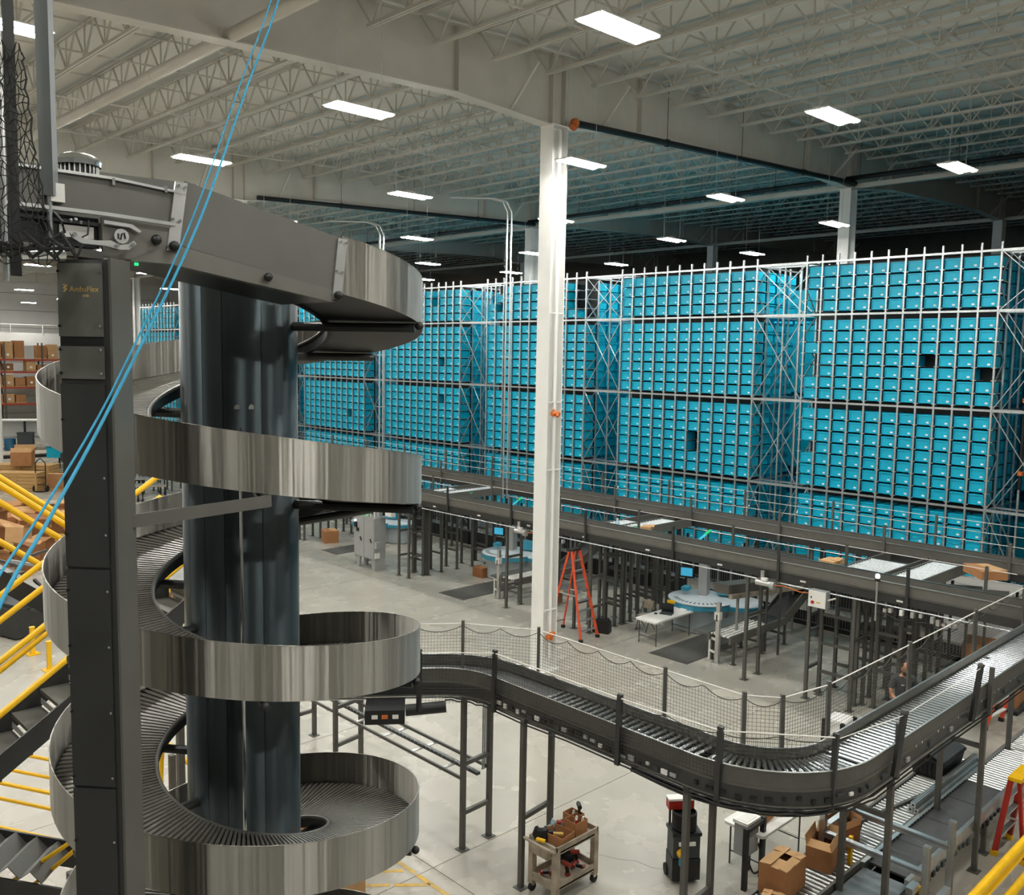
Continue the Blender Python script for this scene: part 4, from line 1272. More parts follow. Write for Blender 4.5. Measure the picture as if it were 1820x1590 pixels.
MB().box((x0 - .05, y1 - .16, 1.62), (.06, .14, .2)).build('disconnect_switch', 'black', t); ball('indicator', (x0 - .06, y1 - .14, 1.78), .05, 'beacon', t)
MB().box((x0 - .05, y1 - .28, 1.45), (.05, .12, .12)).build('panel_switch', 'black', t)
for i in range(9): rod('riser_pipe', (x0 + .1 + .25 * (i % 2), y0 + .14 + i * .12, 1.98), (x0 + .1 + .25 * (i % 2), y0 + .14 + i * .12, 2.45), .022, 'rope_white', t, 6)
MB().box((x0 + .2, y1 - .35, 2.05), (.12, .12, .12)).build('beacon', 'orange', t); MB().box((x0 + .2, y1 - .5, 2.03), (.1, .1, .05)).build('beacon_cap', 'green_led', t)
MB().box((19.66, 26.6, 2.3), (.2, .36, .3)).build('upper_box', 'white', t)

# floor mats
for (x0, x1, y0, y1, lab) in ((19.65, 22.4, 13.5, 14.75, 'dark grey anti-fatigue mat in front of the round pick station'), (19.33, 21.9, 22.15, 23.4, 'dark grey anti-fatigue mat left of the white column'), (19.97, 21.6, 30.6, 31.75, 'dark grey mat on floor behind the control cabinet')):
    b = MB(); b.prism([(x0, y0), (x1, y0), (x1, y1), (x0, y1)], (0, 0, .001), (1, 0, 0), (0, 1, 0), (0, 0, 1), .012)
    b.prism([(x0 + .04, y0 + .04), (x1 - .04, y0 + .04), (x1 - .04, y1 - .04), (x0 + .04, y1 - .04)], (0, 0, .013), (1, 0, 0), (0, 1, 0), (0, 0, 1), .004)
    tag(b.build('floor_mat', 'mat_rubber'), lab, 'mat')

# folding table with laptop, folding chair, bag
def folding_table(name, label, x0, x1, y0, y1, h=.72, chair=None):
    t = thing(name, label, 'table', ((x0 + x1) / 2, (y0 + y1) / 2, 0))
    b = MB(); r = .06; poly = []
    for (cx, cy, a0) in ((x1 - r, y1 - r, 0), (x0 + r, y1 - r, PI / 2), (x0 + r, y0 + r, PI), (x1 - r, y0 + r, 1.5 * PI)):
        poly += [(cx + r * math.cos(a0 + k * PI / 8), cy + r * math.sin(a0 + k * PI / 8)) for k in range(5)]
    b.prism(poly, (0, 0, h - .045), (1, 0, 0), (0, 1, 0), (0, 0, 1), .045); b.build('tabletop', 'white', t)
    for x in (x0 + .13, x1 - .13):
        for y in (y0 + .07, y1 - .07): rod('leg', (x, y, 0), (x, y, h - .045), .014, 'plastic_dark', t, 8)
        rod('leg_brace', (x, y0 + .07, .22), (x, y1 - .07, .22), .011, 'plastic_dark', t, 8)
    return t
folding_table('folding_table', 'white folding table carrying a laptop before the pick station', 20.1, 21.95, 14.88, 15.62)
lp = thing('laptop', 'open dark laptop on the white folding table', 'laptop', (21.1, 15.3, .72))
MB().box((21.1, 15.25, .732), (.26, .36, .02), .35).build('keyboard_base', 'plastic_dark', lp)
s = MB().box((21.24, 15.32, .85), (.02, .36, .24), .35).build('lid', 'black', lp)
MB().box((21.226, 15.315, .85), (.004, .32, .19), .35).build('display', 'screen', s)
t = thing('mouse', 'small black mouse left of the laptop', 'mouse', (20.85, 15.45, .72)); MB().lathe((20.85, 15.45, .72), [(.05, 0), (.05, .02), (.03, .035), (0, .04)], 12, caps=False).build('shell', 'black', t, True); rod('wheel', (20.83, 15.45, .752), (20.87, 15.45, .752), .006, 'grey_cab', t)
o = MB().box((20.6, 15.2, .735), (.16, .1, .03), .6).build('rag', 'white'); tag(o, 'crumpled white cloth on the front of the folding table', 'cloth')
t = thing('scanner_gun', 'black and yellow tool standing at the back of the folding table', 'tool', (21.6, 15.5, .72))
MB().box((21.6, 15.5, .82), (.1, .16, .2), .3).build('body', 'black', t); MB().box((21.57, 15.44, .95), (.08, .22, .08), .3).build('head', 'yellow', t); rod('trigger', (21.55, 15.42, .84), (21.55, 15.42, .92), .015, 'orange', t)
t = thing('power_strip', 'small white cable box at the table corner', 'adapter', (21.75, 15.1, .72)); MB().box((21.75, 15.15, .74), (.12, .2, .04)).build('case', 'white_bright', t); MB().path([(21.7, 15.1, .74), (21.6, 14.98, .75), (21.8, 14.92, .74), (21.9, 15.0, .75)], .008, 6).build('cord', 'white', t)
ch = thing('folding_chair', 'beige metal folding chair behind the folding table', 'chair', (21.3, 16.1, 0))
MB().box((21.32, 16.15, .44), (.4, .4, .03), .1).build('seat', 'poly', ch)
MB().box((21.52, 16.22, .72), (.03, .4, .26), .1).build('backrest', 'poly', ch)
for s in (-.19, .19):
    rod('leg', (21.05, 16.13 + s, 0), (21.54, 16.2 + s, .85), .013, 'plastic_dark', ch, 8); rod('leg', (21.55, 16.18 + s, 0), (21.15, 16.13 + s, .44), .013, 'plastic_dark', ch, 8)
t = thing('black_bag', 'black soft equipment bag on floor beside the orange ladder', 'bag', (20.1, 16.75, 0))
b = MB(); b.prism([(-.24, 0), (.24, 0), (.26, .05), (.25, .32), (.18, .4), (-.18, .4), (-.25, .32), (-.26, .05)], (20.0, 16.78, .0), (.35, -.93, 0), (0, 0, 1), (.93, .35, 0), .24); b.build('body', 'black', t)
MB().path([(20.08, 16.95, .4), (20.1, 16.9, .47), (20.14, 16.75, .48), (20.16, 16.7, .4)], .012, 6).build('handle', 'rubber', t)
MB().beam((20.0, 17.0, .25), (20.15, 16.58, .25), .012, .012).build('zip', 'plastic_dark', t)

# step ladders
def step_ladder(name, label, cx, cy, h, w_bot, w_top, spread, rz, rail, n, cap='alu', foot='rubber', stepm='alu'):
    """front faces local -y"""
    t = thing(name, label, 'ladder', (cx, cy, 0))
    R = Matrix.Rotation(rz, 3, 'Z'); C = Vector((cx, cy, 0))
    W = lambda x, y, z: C + R @ Vector((x, y, z))
    for s in (-1, 1):
        bar('front_rail', W(s * w_bot / 2, -spread / 2, .05), W(s * w_top / 2, -.06, h), .035, .085, rail, t)
        bar('rear_rail', W(s * w_bot / 2 * .92, spread / 2, .05), W(s * w_top / 2 * .9, .06, h - .03), .03, .06, rail, t)
        for yy in (-spread / 2, spread / 2):
            MB().box(W(s * w_bot / 2 * (1 if yy < 0 else .92), yy, .04), (.08, .1, .09), rz).build('foot', foot, t)
        bar('spreader', W(s * w_bot * .36, -spread * .27, h * .5), W(s * w_bot * .33, spread * .27, h * .5), .012, .03, 'alu', t)
    for k in range(n):
        f = (k + 1) / (n + 1); w = w_bot + (w_top - w_bot) * f
        bar('step', W(-w / 2, -spread / 2 * (1 - f) - .06 * f, h * f), W(w / 2, -spread / 2 * (1 - f) - .06 * f, h * f), .08, .03, stepm, t)
        if k % 2 == 0: bar('rear_bar', W(-w * .45, spread / 2 * (1 - f) + .06 * f, h * f), W(w * .45, spread / 2 * (1 - f) + .06 * f, h * f), .02, .03, 'alu', t)
    MB().box(W(0, 0, h + .02), (w_top + .06, .2, .06), rz).build('top_cap', cap, t)
    return t
step_ladder('step_ladder', 'tall orange fibreglass step ladder beside the white column', 19.28, 17.25, 2.5, .74, .34, 1.3, 0.02, 'lad_orange', 8, 'black')
step_ladder('step_ladder', 'red fibreglass step ladder with yellow feet near the yellow handrail', 16.05, 4.42, 1.32, .74, .60, .42, PI, 'lad_red', 3, 'yellow', 'yellow')
step_ladder('step_ladder', 'orange step ladder standing under the rising conveyor at the picture edge', 21.4, 5.9, 2.6, .8, .36, 1.3, PI * .97, 'lad_orange', 7, 'black', 'rubber', 'white_bright')

# ================================================================== floor-level lines in the near corner
rc = thing('gravity_conveyor', 'low white-rollered conveyor under the elevated corner holding boxes', 'conveyor', (13, 5.7, 0))
y0, y1, z = 5.45, 6.03, .78
for y in (y0 - .03, y1 + .03): MB().bx(9.6, 17.3, y - .02, y + .02, z - .14, z + .05).build('side_rail', 'grey_paint', rc)
x = 9.7
while x < 17.2:
    rod('roller', (x, y0, z), (x, y1, z), .028, 'roller_light', rc, 10); x += .1
for x in (10.2, 12.8, 15.2, 17.1): leg_pair(rc, (x, y0), (x, y1), z - .12, (.3,), .06)
MB().bx(9.6, 17.3, y0, y1, z - .13, z - .12).build('bed_pan', 'dark_panel', rc)
bar('stop_bar', (13.5, 5.95, z + .04), (15.2, 5.62, z + .05), .05, .05, 'leg_paint', rc)

bv = thing('belt_conveyor', 'low dark belt conveyor with aluminium side rails beside the red ladder', 'conveyor', (14, 5.05, 0))
y0, y1, z = 4.78, 5.34, .80
MB().bx(12.55, 16.35, y0, y1, z - .03, z).build('belt', 'belt', bv)
for x in (13.5, 14.5, 15.5): MB().bx(x, x + .02, y0, y1, z - .028, z + .002).build('belt_lacing', 'black', bv)
for y in (y0 - .035, y1 + .035): MB().bx(12.4, 19.6, y - .03, y + .03, z - .16, z + .04).build('side_rail', 'alu', bv)
x = 16.42
while x < 19.6:
    rod('roller', (x, y0, z - .01), (x, y1, z - .01), .028, 'roller_light', bv, 10); x += .1
MB().bx(12.5, 19.6, y0, y1, z - .2, z - .18).build('bed_pan', 'dark_panel', bv)
for x in (12.9, 15.6, 18.2): leg_pair(bv, (x, y0), (x, y1), z - .14, (.35,), .07)
random.seed(5)
for k in range(22): MB().box((12.6 + k * .17, y0 - .075, z - .2 + random.uniform(-.03, .03)), (.08, .03, random.uniform(.04, .1))).build('drive_part', random.choice(['black', 'plastic_dark', 'alu', 'black']), bv)
for k in range(70): 
    if k % 2 == 0: MB().box((12.5 + k * .055, y1 + .0, z + .03), (.03, .02, .02)).build('guide_tooth', 'black', bv)

sb = thing('scale_table', 'slate grey metering belt in the aluminium frame at the picture bottom', 'conveyor', (11.5, 5.05, 0))
MB().bx(10.2, 12.42, 4.72, 5.36, .70, .76).build('belt', 'belt_grey', sb)
for y in (4.68, 5.40): MB().bx(10.2, 12.5, y - .03, y + .03, .6, .74).build('side_rail', 'dark_panel', sb)
for x in (10.4, 12.3): leg_pair(sb, (x, 4.7), (x, 5.38), .62, (.3,), .06)
MB().box((12.3, 4.62, .82), (.24, .1, .1)).build('end_bracket', 'alu', sb); MB().box((12.45, 4.55, .76), (.06, .06, .1)).build('sensor', 'yellow', sb)

ef = thing('extrusion_frame', 'aluminium extrusion scanner frame bridging the low conveyors', 'frame', (12.7, 5.1, 0))
for (x, y, h) in ((12.2, 5.90, 1.75), (13.15, 5.90, 1.75), (12.2, 4.42, 1.55), (13.17, 4.45, 1.55)):
    bar('post', (x, y, 0), (x, y, h), .085, .085, 'alu', ef)
    for s in (-1, 1): bar('slot', (x + s * .02, y - .044, .02), (x + s * .02, y - .044, h - .02), .008, .004, 'dark_panel', ef)
for x in (12.2, 13.16):
    bar('beam', (x, 5.86, 1.15), (x, 4.46, 1.15), .085, .085, 'alu', ef); bar('slot', (x - .044, 5.86, 1.16), (x - .044, 4.46, 1.16), .01, .004, 'dark_panel', ef)
for y in (5.90, 4.44): bar('beam', (12.24, y, .55 if y < 5 else 1.2), (13.12, y, .55 if y < 5 else 1.2), .085, .085, 'alu', ef)
rod('round_sensor', (12.95, 5.78, 1.05), (12.95, 5.70, 1.05), .12, 'dark_panel', ef, 16)
MB().path(smooth_pts([(13.0, 5.8, 1.0), (13.05, 5.85, .8), (13.0, 5.75, .6), (12.9, 5.8, .3)], 5), .012, 6).build('cable', 'black', ef)
MB().box((12.3, 5.52, .98), (.06, .05, .45)).build('light_curtain', 'yellow', ef)
MB().path(smooth_pts([(12.25, 5.85, 1.2), (12.22, 5.8, .8), (12.4, 5.6, .72), (12.7, 5.5, .78)], 5), .012, 6).build('hose', 'orange', ef)

# cartons with open flaps
def carton(name, label, c, size, rz, mats=('cardboard', 'cardboard_dark', 'cardboard_light'), flaps=True, group=None, open_deg=0):
    cx, cy, cz = c; w, d, h = size
    t = thing(name, label, 'box', (cx, cy, cz), group)
    R = Matrix.Rotation(rz, 3, 'Z'); C = Vector((cx, cy, cz))
    th = .008
    for (lx, ly, sx_, sy_) in ((-w / 2, 0, th, d), (w / 2, 0, th, d), (0, -d / 2, w, th), (0, d / 2, w, th)):
        MB().box(C + R @ Vector((lx, ly, h / 2)), (sx_, sy_, h), rz).build('wall', mats[0], t)
    MB().box(C + R @ Vector((0, 0, .006)), (w, d, .012), rz).build('bottom', mats[1], t)
    if flaps:
        for (hx, hy, ax, L1, L2, sgn, dg) in ((-w / 2, 0, 'y', d, w * .42, -1, 4), (w / 2, 0, 'y', d, w * .3, 1, 6 - open_deg * 2), (0, -d / 2, 'x', w, d * .3, -1, 8 - open_deg), (0, d / 2, 'x', w, d * .42, 1, 10 - open_deg * 1.5)):
            a = math.radians(dg)
            base = Vector((hx, hy, h))
            out = Vector((math.copysign(1, hx) if hx else 0, math.copysign(1, hy) if hy else 0, 0))
            dirv = (-out) * math.cos(a) + Vector((0, 0, 1)) * math.sin(a)
            al = Vector((0, 1, 0)) if ax == 'y' else Vector((1, 0, 0))
            p = [base - al * L1 / 2, base + al * L1 / 2, base + al * L1 / 2 + dirv * L2, base - al * L1 / 2 + dirv * L2]
            nn = al.cross(dirv) * .006
            b = MB(); pts = [C + R @ q for q in p] + [C + R @ (q + nn) for q in p]
            b.add(pts, [(0, 1, 2, 3), (7, 6, 5, 4), (0, 4, 5, 1), (1, 5, 6, 2), (2, 6, 7, 3), (3, 7, 4, 0)]); b.build('flap', mats[2], t)
    return t
carton('carton', 'large open brown carton on the roller conveyor at the picture bottom', (10.98, 5.86, .81), (.58, .40, .42), .05)
carton('carton', 'open brown carton behind the large one by the aluminium frame', (12.0, 5.78, .81), (.5, .36, .32), .2, open_deg=-60)
carton('carton', 'flattened open carton standing behind the aluminium frame post', (12.75, 5.85, .81), (.4, .3, .3), -.2, ('cardboard_dark', 'cardboard_dark', 'cardboard'), open_deg=-50)
carton('carton', 'small light carton at the very bottom beside the large one', (10.45, 5.7, .81), (.3, .28, .16), .3, ('cardboard_light', 'cardboard', 'cardboard_light'))

# black attached-lid tote, aluminium offcuts
t = thing('black_tote', 'black attached-lid tote standing on the white rollers', 'tote', (16.4, 5.85, .81))
cx, cy = 16.36, 5.86
b = MB(); lo = [(-.42, -.24), (.42, -.24), (.42, .24), (-.42, .24)]; hi = [(-.5, -.29), (.5, -.29), (.5, .29), (-.5, .29)]
b.add([(cx + x, cy + y, .81) for x, y in lo] + [(cx + x, cy + y, 1.14) for x, y in hi], [(0, 3, 2, 1), (0, 1, 5, 4), (1, 2, 6, 5), (2, 3, 7, 6), (3, 0, 4, 7)]); b.build('body', 'black', t)
MB().box((cx, cy, 1.15), (1.03, .61, .04)).build('rim', 'rubber', t)
for s in (-1, 1):
    MB().prism([(0, 0), (.27, .10), (.27, .125), (0, .03)], (cx - .5, cy + s * .29, 1.16), (0, -s, 0), (0, 0, 1), (1, 0, 0), 1.0).build('lid', 'plastic_dark' if s < 0 else 'black', t)
for k in range(5): MB().box((cx - .52, cy - .15 + k * .075, 1.0), (.01, .02, .2)).build('rib', 'rubber', t)
for k, (dy, dz) in enumerate(((0, 0), (.09, 0), (.05, .085))):
    t = thing('aluminium_profile', ['aluminium extrusion lying on the conveyor edge nearest the belt', 'aluminium extrusion lying on the rollers side by side with another', 'top aluminium extrusion resting on the two others'][k], 'profile', (14.5, 5.45 + dy, .83), 'extrusions on the conveyor')
    bar('bar', (14.45, 5.45 + dy, .86 + dz), (17.2, 5.45 + dy, .86 + dz), .08, .08, 'alu', t)
    for s in (-.018, .018): bar('groove', (14.46, 5.45 + dy + s, .902 + dz), (17.19, 5.45 + dy + s, .902 + dz), .008, .003, 'dark_panel', t)
    rod('bore', (14.447, 5.45 + dy, .86 + dz), (14.455, 5.45 + dy, .86 + dz), .018, 'black', t)

# yellow handrail beside the red ladder
t = thing('guard_rail', 'thick yellow double guard rail crossing the bottom corner', 'railing', (13, 3.82, 0))
for z, r in ((1.10, .06), (.93, .045), (.48, .06)): rod('rail', (9.5, 3.82, z), (16.2, 3.82, z), r, 'yellow', t, 14)
for x in (9.6, 16.1): rod('post', (x, 3.82, 0), (x, 3.82, 1.1), .035, 'yellow', t)

# second folding table with a white box on a black stand
folding_table('folding_table', 'white folding table under the conveyor corner', 12.1, 13.5, 6.8, 7.52, .74)
t = thing('label_printer', 'white box cabinet on a black stand under the conveyor corner', 'cabinet', (12.0, 7.03, 0))
MB().bx(11.84, 12.18, 6.93, 7.15, .45, .97).build('body', 'grey_cab', t); MB().bx(11.82, 12.20, 6.91, 7.17, .95, 1.0).build('tray', 'white_bright', t)
MB().bx(11.86, 12.16, 6.95, 7.13, 1.0, 1.006).build('tray_floor', 'white', t)
for (x, y) in ((11.74, 6.88), (12.26, 6.90), (12.28, 7.16)): bar('leg', (x, y, 0), (x, y, .98), .07, .07, 'black', t)
bar('beam', (11.74, 6.88, .93), (12.26, 6.9, .93), .06, .06, 'black', t)
MB().path(smooth_pts([(11.9, 6.95, .45), (11.95, 6.85, .2), (12.2, 6.85, .25), (12.3, 7.0, .5)], 5), .015, 6).build('cable', 'black', t)
carton('carton', 'brown carton leaning behind the black stand on the white table', (12.62, 7.1, .745), (.3, .2, .3), .1, flaps=False)
o = MB().box((13.0, 7.1, .765), (.34, .3, .04), .2).build('paper_stack', 'white_bright'); tag(o, 'stack of white paper on the table under the corner', 'paper')

# ------------------------------------------------------------------ tool cart and what lies on it
ct2 = thing('utility_cart', 'beige two-shelf utility cart loaded with tools and boxes', 'cart', (9.8, 8.8, 0))
CX0, CX1, CY0, CY1 = 9.32, 10.26, 8.54, 9.10
for z in (.32, .88):
    MB().bx(CX0, CX1, CY0, CY1, z - .10, z - .075).build('shelf', 'poly', ct2)
    for (a, b_, c, d) in ((CX0, CX1, CY0, CY0 + .025), (CX0, CX1, CY1 - .025, CY1), (CX0, CX0 + .025, CY0, CY1), (CX1 - .025, CX1, CY0, CY1)):
        MB().bx(a, b_, c, d, z - .12, z).build('shelf_lip', 'poly', ct2)
for x in (CX0 + .04, CX1 - .04):
    for y in (CY0 + .04, CY1 - .04):
        MB().bx(x - .045, x + .045, y - .045, y + .045, .13, .82).build('corner_post', 'poly', ct2)
        w = MB(); w.tube((x, y - .025, .065), (x, y + .025, .065), .065, 14); w = w.build('caster', 'rubber', ct2, True); MB().box((x, y, .115), (.06, .06, .05)).build('caster_fork', 'alu', w)
MB().path(smooth_pts([(CX0, CY0 + .02, .80), (CX0 - .14, CY0 + .04, .90), (CX0 - .19, (CY0 + CY1) / 2, .93), (CX0 - .14, CY1 - .04, .90), (CX0, CY1 - .02, .80)], 5), .022, 8).build('handle', 'poly', ct2, True)
MB().bx(CX0 - .1, CX0, CY0 + .1, CY1 - .1, .7, .84).build('bottle_holder', 'poly', ct2)
carton('carton', 'low open carton at the handle end of the cart', (9.62, 8.78, .81), (.3, .36, .14), .1, flaps=False)
carton('carton', 'tall open carton of small parts on the cart', (9.98, 8.76, .81), (.26, .24, .22), .0, flaps=False)
carton('carton', 'open carton at the far end of the cart top', (10.12, 8.93, .81), (.2, .26, .2), .0, flaps=False)
t = thing('water_bottle', 'clear water bottle with blue label on the cart', 'bottle', (9.72, 9.0, .81)); MB().lathe((9.72, 9.0, .81), [(.035, 0), (.036, .12), (.03, .17), (.014, .2), (.014, .22)], 14).build('body', 'bottle', t, True); rod('cap', (9.72, 9.0, .985), (9.72, 9.0, 1.005), .016, 'white_bright', t); rod('sleeve', (9.72, 9.0, .84), (9.72, 9.0, .90), .037, 'station_blue', t, 14)
def drill(name, label, c, rz, mat='tool_red', lying=True):
    t = thing(name, label, 'power tool', c)
    R = Matrix.Rotation(rz, 3, 'Z') @ (Matrix.Rotation(PI / 2 * .9, 3, 'X') if lying else Matrix.Identity(3)); C = Vector(c) + Vector((0, 0, .05 if lying else .12))
    b = MB(); b.tube(C + R @ Vector((-.09, 0, .06)), C + R @ Vector((.05, 0, .06)), .035, 12); b.build('body', mat, t, True)
    b = MB(); b.tube(C + R @ Vector((.05, 0, .06)), C + R @ Vector((.11, 0, .06)), .024, 10, r2=.012); b.build('chuck', 'black', t, True)
    b = MB(); b.beam(C + R @ Vector((-.03, 0, .05)), C + R @ Vector((-.05, 0, -.07)), .035, .045); b.build('grip', 'black', t)
    MB().box(C + R @ Vector((-.05, 0, -.09)), (.07, .05, .04), R=R).build('battery', mat, t)
    return t
drill('cordless_drill', 'red cordless drill lying on the lower cart shelf by the handle', (9.55, 8.9, .25), .5)
drill('cordless_drill', 'red cordless driver standing on the lower cart shelf in the middle', (9.72, 8.72, .25), 1.6, lying=False)
drill('cordless_drill', 'red cordless drill on the lower shelf at the far end of the cart', (10.05, 8.85, .25), 2.4, lying=False)
drill('cordless_drill', 'red impact driver beside the black case on the lower shelf', (9.95, 8.68, .25), 3.6)
drill('cordless_drill', 'dark impact driver leaning in the far carton on the cart', (10.18, 8.88, .95), .9, 'black', False)
drill('cordless_drill', 'red and black grinder at the back of the cart top', (9.9, 9.02, .80), 2.2)
t = thing('tool_case', 'black open tool case on the lower cart shelf', 'case', (10.0, 8.95, .25)); MB().box((10.02, 8.95, .31), (.26, .14, .1)).build('case', 'black', t); MB().box((10.04, 9.0, .43), (.28, .03, .18), .1).build('lid', 'rubber', t); 
for k in range(6): MB().box((9.95 + k * .03, 8.98, .44), (.008, .01, .12), .1).build('bit', 'alu', t)
t = thing('welding_visor', 'black visor hooked on the handle end of the cart', 'visor', (9.38, 8.98, .8)); MB().lathe((9.44, 8.97, .82), [(.12, 0), (.13, .08), (.1, .17), (.05, .2)], 14, caps=False, a0=PI * .6, a1=PI * 1.9).build('shell', 'black', t, True); MB().path([(9.35, 8.9, .84), (9.4, 8.84, .92), (9.5, 8.88, .9)], .012, 6).build('headband', 'rubber', t)
t = thing('utility_knife', 'yellow and black hand tool across the low carton', 'tool', (9.55, 8.82, .9)); MB().beam((9.48, 8.9, .92), (9.68, 8.74, .90), .05, .03).build('handle', 'yellow_worn', t); MB().beam((9.46, 8.92, .93), (9.56, 8.84, .93), .06, .04).build('head', 'black', t)
o = MB().box((9.3, 8.84, .905), (.06, .14, .03), .3).build('sponge', 'yellow'); tag(o, 'yellow cloth on the cart handle', 'cloth')
for k, (x, y, m) in enumerate(((9.93, 8.74, 'lad_red'), (10.0, 8.8, 'white_bright'), (10.06, 8.72, 'white'), (10.1, 8.95, 'white_bright'))):
    t = thing('parts_tube', ['red tube sticking out of the tall carton on the cart', 'white tube in the middle of the tall carton on the cart', 'grey-white tube at the edge of the tall carton on the cart', 'white tube in the far carton on the cart'][k], 'tube', (x, y, .95))
    rod('tube', (x, y, .86), (x + .03, y - .01, 1.02), .02, m, t); rod('cap', (x + .03, y - .01, 1.02), (x + .033, y - .011, 1.04), .016, 'white', t)

# rolling tool bag tower
t = thing('tool_tower', 'black rolling tool tower with open tote bag behind a conveyor leg', 'tool box', (11.3, 7.7, 0))
rzt = -.65; R = Matrix.Rotation(rzt, 3, 'Z'); C = Vector((11.3, 7.70, 0)); W = lambda x, y, z: C + R @ Vector((x, y, z))
MB().box(W(0, 0, .24), (.44, .34, .34), rzt).build('lower_box', 'black', t)
MB().box(W(0, 0, .6), (.42, .32, .36), rzt).build('middle_box', 'plastic_dark', t)
MB().box(W(0, 0, .80), (.46, .36, .05), rzt).build('shelf_rim', 'black', t)
for s in (-1, 1): rod('wheel', W(s * .2, .15, .09), W(s * .24, .15, .09), .09, 'rubber', t, 14)
for s in (-1, 1): bar('pull_handle', W(s * .17, .18, .2), W(s * .17, .19, 1.15), .025, .025, 'black', t)
MB().lathe(W(0, 0, .83), [(.17, 0), (.19, .02), (.19, .26), (.17, .28)], 18, caps=False).build('tote_bag', 'rubber', t, True)
MB().lathe(W(0, 0, .83), [(.0, .2), (.17, .21)], 18, caps=False).build('bag_inside', 'black', t)
t2 = thing('organizer_case', 'red-bodied organizer case with white lid on top of the tool tower', 'case', (11.34, 7.82, 1.1)); MB().box(W(-.03, .14, 1.16), (.4, .16, .14), rzt).build('body', 'lad_red', t2); MB().box(W(-.03, .14, 1.245), (.41, .17, .03), rzt).build('lid', 'white', t2)
t2 = thing('rag', 'yellow rag tucked in the front pocket of the tool tower', 'cloth', W(-.1, -.18, .5)); b = MB(); b.lathe(W(-.08, -.2, .52), [(.02, -.06), (.08, -.03), (.09, .02), (.05, .06), (.0, .07)], 10, caps=False); b.build('cloth', 'yellow', t2)
MB().box(W(-.06, -.2, .40), (.14, .06, .12), rzt).build('blue_cloth', 'station_blue', t)
MB().box(W(.0, -.18, .66), (.26, .04, .05), rzt).build('white_tape', 'white_bright', t)

# ------------------------------------------------------------------ things behind the rising arm
t = thing('white_crate', 'white plastic crate with black corners on floor beside the conveyor arm', 'crate', (17.85, 8.4, 0)); MB().box((17.85, 8.4, .3), (.55, .42, .56), .1).build('body', 'white', t)
for sx_ in (-1, 1):
    for sy_ in (-1, 1): MB().box((17.85 + sx_ * .27, 8.4 + sy_ * .2, .3), (.08, .08, .58), .1).build('corner', 'black', t)
MB().box((17.85, 8.4, .59), (.5, .38, .03), .1).build('lid', 'white_bright', t)
carton('carton', 'big brown carton standing behind the netted conveyor arm', (24.6, 7.9, 0), (.9, .8, .95), .2, flaps=False)
carton('carton', 'brown carton on pallet below the arm near the edge ladder', (22.9, 6.75, .12), (.7, .6, .7), .1, flaps=False)
t = thing('pallet', 'dark pallet under the brown carton near the edge ladder', 'pallet', (22.9, 6.75, 0)); MB().box((22.9, 6.75, .1), (.95, .8, .03)).build('deck', 'plastic_dark', t)
for s in (-.35, 0, .35): MB().box((22.9, 6.75 + s, .043), (.9, .09, .085)).build('runner', 'black', t)
t = thing('cage_fence', 'white mesh cage panels behind the legs beyond the worker', 'fence', (25.4, 9, 0))
for k in range(9): bar('post', (25.4, 4.2 + k * 1.6, 0), (25.4, 4.2 + k * 1.6, 2.2), .06, .06, 'black', t)
b = MB()
for k in range(150): b.beam((25.4, 4.2 + k * .085, .15), (25.4, 4.2 + k * .085, 2.15), .006, .006)
for z in (.15, .8, 1.5, 2.15): b.beam((25.4, 4.2, z), (25.4, 17, z), .012, .012)
o = b.build('wire_mesh', 'galv', t); o['kind'] = 'stuff'
MB().bx(25.42, 25.44, 4.2, 17, .0, .45).build('kick_panel', 'black', t)
MB().bx(26.2, 26.22, 5.5, 9.5, .3, 2.2).build('back_screen', 'wall', t)
t = thing('cage_fence', 'mesh cage panels behind the second pick station', 'fence', (25.4, 18, 0))
for k in range(14): bar('post', (25.4, 17.6 + k * 1.6, 0), (25.4, 17.6 + k * 1.6, 2.2), .06, .06, 'black', t)
MB().bx(25.42, 25.44, 17.6, 39, .0, .6).build('kick_panel', 'black', t)
b = MB()
for k in range(200): b.beam((25.4, 17.6 + k * .107, .6), (25.4, 17.6 + k * .107, 2.15), .006, .006)
o = b.build('wire_mesh', 'galv', t); o['kind'] = 'stuff'
t = thing('net_drape', 'dark net draped over the curving end of the transfer line', 'net', (20.1, 5.6, 2.6))
b = MB()
for k in range(25):
    a = k / 24; b.beam((20.0 + 1.6 * a, 5.6 - .5 * a, 2.7), (20.0 + 1.7 * a, 5.5 - .5 * a, 3.5 - .25 * math.sin(a * PI)), .006, .006)
for j in range(14): b.path([(20.0 + 1.65 * a, 5.58 - .5 * a, 2.7 + (.8 - .25 * math.sin(a * PI)) * j / 13) for a in (0, .25, .5, .75, 1)], .003, 4)
o = b.build('mesh', 'net', t); o['kind'] = 'stuff'
bar('post', (20.0, 5.55, 2.5), (20.0, 5.5, 3.55), .05, .05, 'leg_paint', t)

